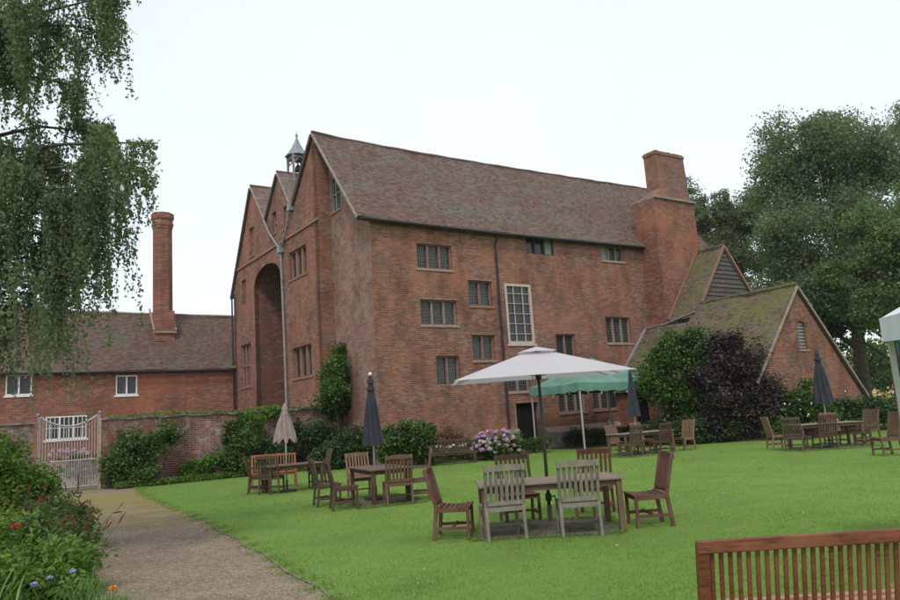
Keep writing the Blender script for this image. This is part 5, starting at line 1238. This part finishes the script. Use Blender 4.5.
tree('birch_tree', 'feathery birch between the big chimney and the tallest tree', 'tree', (21.6, 54, 0), 13.5, .26,
     [((19.2, 54, 16.4), (1.3, 1.5, 2.2)), ((20.6, 54, 14.0), (1.7, 1.6, 2.6)), ((22.6, 54, 14.2), (1.5, 1.6, 3.0)), ((24.0, 54, 16.6), (.9, 1.2, 1.6)), ((21.8, 54, 10.6), (2.3, 2, 2.6)), ((24.4, 54, 12.0), (1.5, 1.6, 2.4)), ((19.8, 54, 11.2), (1.4, 1.5, 2.4)), ((22.4, 54, 7.2), (2.2, 2, 2)), ((20.6, 54, 12.2), (1.8, 1.6, 2.4)), ((20.9, 54, 15.4), (1.4, 1.5, 1.9)), ((23.0, 54, 15.2), (1.3, 1.5, 1.9)), ((18.6, 54, 16.2), (1.2, 1.4, 1.6)), ((19.2, 54, 14.0), (1.3, 1.5, 2.0)), ((25.4, 54, 8.2), (1.5, 1.5, 2.2))],
     'lf_birch_far', .10, .05, 1350, 'birchbark', clump=.38, strands=6, lpc=70)
tree('birch_tree', 'birch whose top shows at the right edge behind the spreading tree', 'tree', (31.5, 46, 0), 15, .3,
     [((31.0, 46, 17.6), (1.3, 1.6, 2.2)), ((32.5, 46, 15.5), (2.2, 2, 3.0)), ((31.5, 46, 12.2), (2.4, 2, 3)), ((33.5, 46, 10.5), (2.2, 2, 3))],
     'lf_birch_far', .095, .045, 1250, 'birchbark', clump=.42, strands=7, lpc=90)
tree('spreading_tree', 'lighter green spreading tree at the right edge', 'tree', (22.4, 35.5, 0), 11, .3,
     [((22.2, 34, 9.8), (2.6, 2.4, 1.7)), ((20.3, 34, 8.7), (1.9, 2.0, 1.3)), ((18.9, 34, 7.6), (1.2, 1.4, .75)), ((21.8, 33.5, 7.4), (2.6, 2.3, 1.5)), ((20.2, 34, 5.9), (1.7, 1.8, 1.2)), ((22.4, 34, 4.6), (2.2, 2.2, 1.3)), ((24.5, 34, 8.4), (2.4, 2.2, 2.2)), ((23.8, 34, 11.2), (1.8, 2, 1.2)), ((25, 34, 5), (2, 2, 2))],
     'lf_ash', .085, .045, 2100, clump=.38, lpc=70, strands=2)
tree('dark_tree', 'dark low tree filling the gap between the gable and the straw field', 'tree', (24.8, 42, 0), 8, .32,
     [((20.6, 42, 6.8), (1.8, 1.6, 1.9)), ((23.6, 42, 6.0), (2.2, 1.8, 1.7)), ((26.4, 42, 6.0), (2.2, 1.8, 1.8)), ((21.6, 42, 4.8), (1.6, 1.5, 1.2))], 'lf_dark', .11, .06, 1200, clump=.45, lpc=90)
for k, (x_, y_, s_, lab) in enumerate([(38, 62, 1.0, 'far hedgerow tree at the right end of the straw field'), (33, 60, .8, 'far hedgerow tree before the straw field, left one')]):
    tree('hedgerow_tree', lab, 'tree', (x_, y_, 0), 7*s_, .2, [((x_, y_, 5*s_), (3*s_, 2*s_, 2.4*s_)), ((x_+2*s_, y_, 3*s_), (2.4*s_, 2*s_, 1.8*s_))], 'lf_ash', .13, .08, 700, group='trees along the far hedgerow', clump=.6)
# hedge line along the field
shrub('far_hedge', 'low hedge along the near side of the straw field', (28, 52, 0), [((-6, 0, .9), (3, .8, .8)), ((-1, 0, .8), (3, .8, .8)), ((4, 0, .9), (3, .8, .8)), ((9, 0, .9), (3, .8, .8))], 'lf_mid', .09, .06, 12000, cat='hedge', clump=.3)
# conifer tip behind the low range
cf = empty('conifer', tuple(W(-9.6, 34)), 0, 'tip of a dark conifer above the low range roof', 'tree')
mb = MB(); mb.tube([(0, 0, 0), (0, 0, 13.2)], [.22, .02], 8); mb.build('trunk', M['bark'], cf)
P = []
for k in range(90):
    z = 3+10*random.random()**.7; rad = (13.3-z)*.26; a = random.random()*6.283; m = 70; t = rng.random(m)
    P.append(np.stack([np.cos(a)*rad*t+rng.normal(size=m)*.08, np.sin(a)*rad*t+rng.normal(size=m)*.08, z-.25*t*rad+rng.normal(size=m)*.06], 1))
leaves(np.concatenate(P), .09, .03, 'crown', M['lf_con'], cf)

# ------------------------------------------------------------------ damp summer air between us and the far trees
vm = bpy.data.materials.new('air'); vm.use_nodes = True; vm.node_tree.nodes.clear()
vo = vm.node_tree.nodes.new('ShaderNodeOutputMaterial'); pv = vm.node_tree.nodes.new('ShaderNodeVolumePrincipled')
pv.inputs['Color'].default_value = (.93, .96, 1, 1); pv.inputs['Density'].default_value = .00025; pv.inputs['Anisotropy'].default_value = .2
vm.node_tree.links.new(pv.outputs[0], vo.inputs['Volume'])
mb = MB(); mb.box((-310, -310, -1.2), (310, 310, 27)); tag(mb.build('haze', vm), kind='stuff')
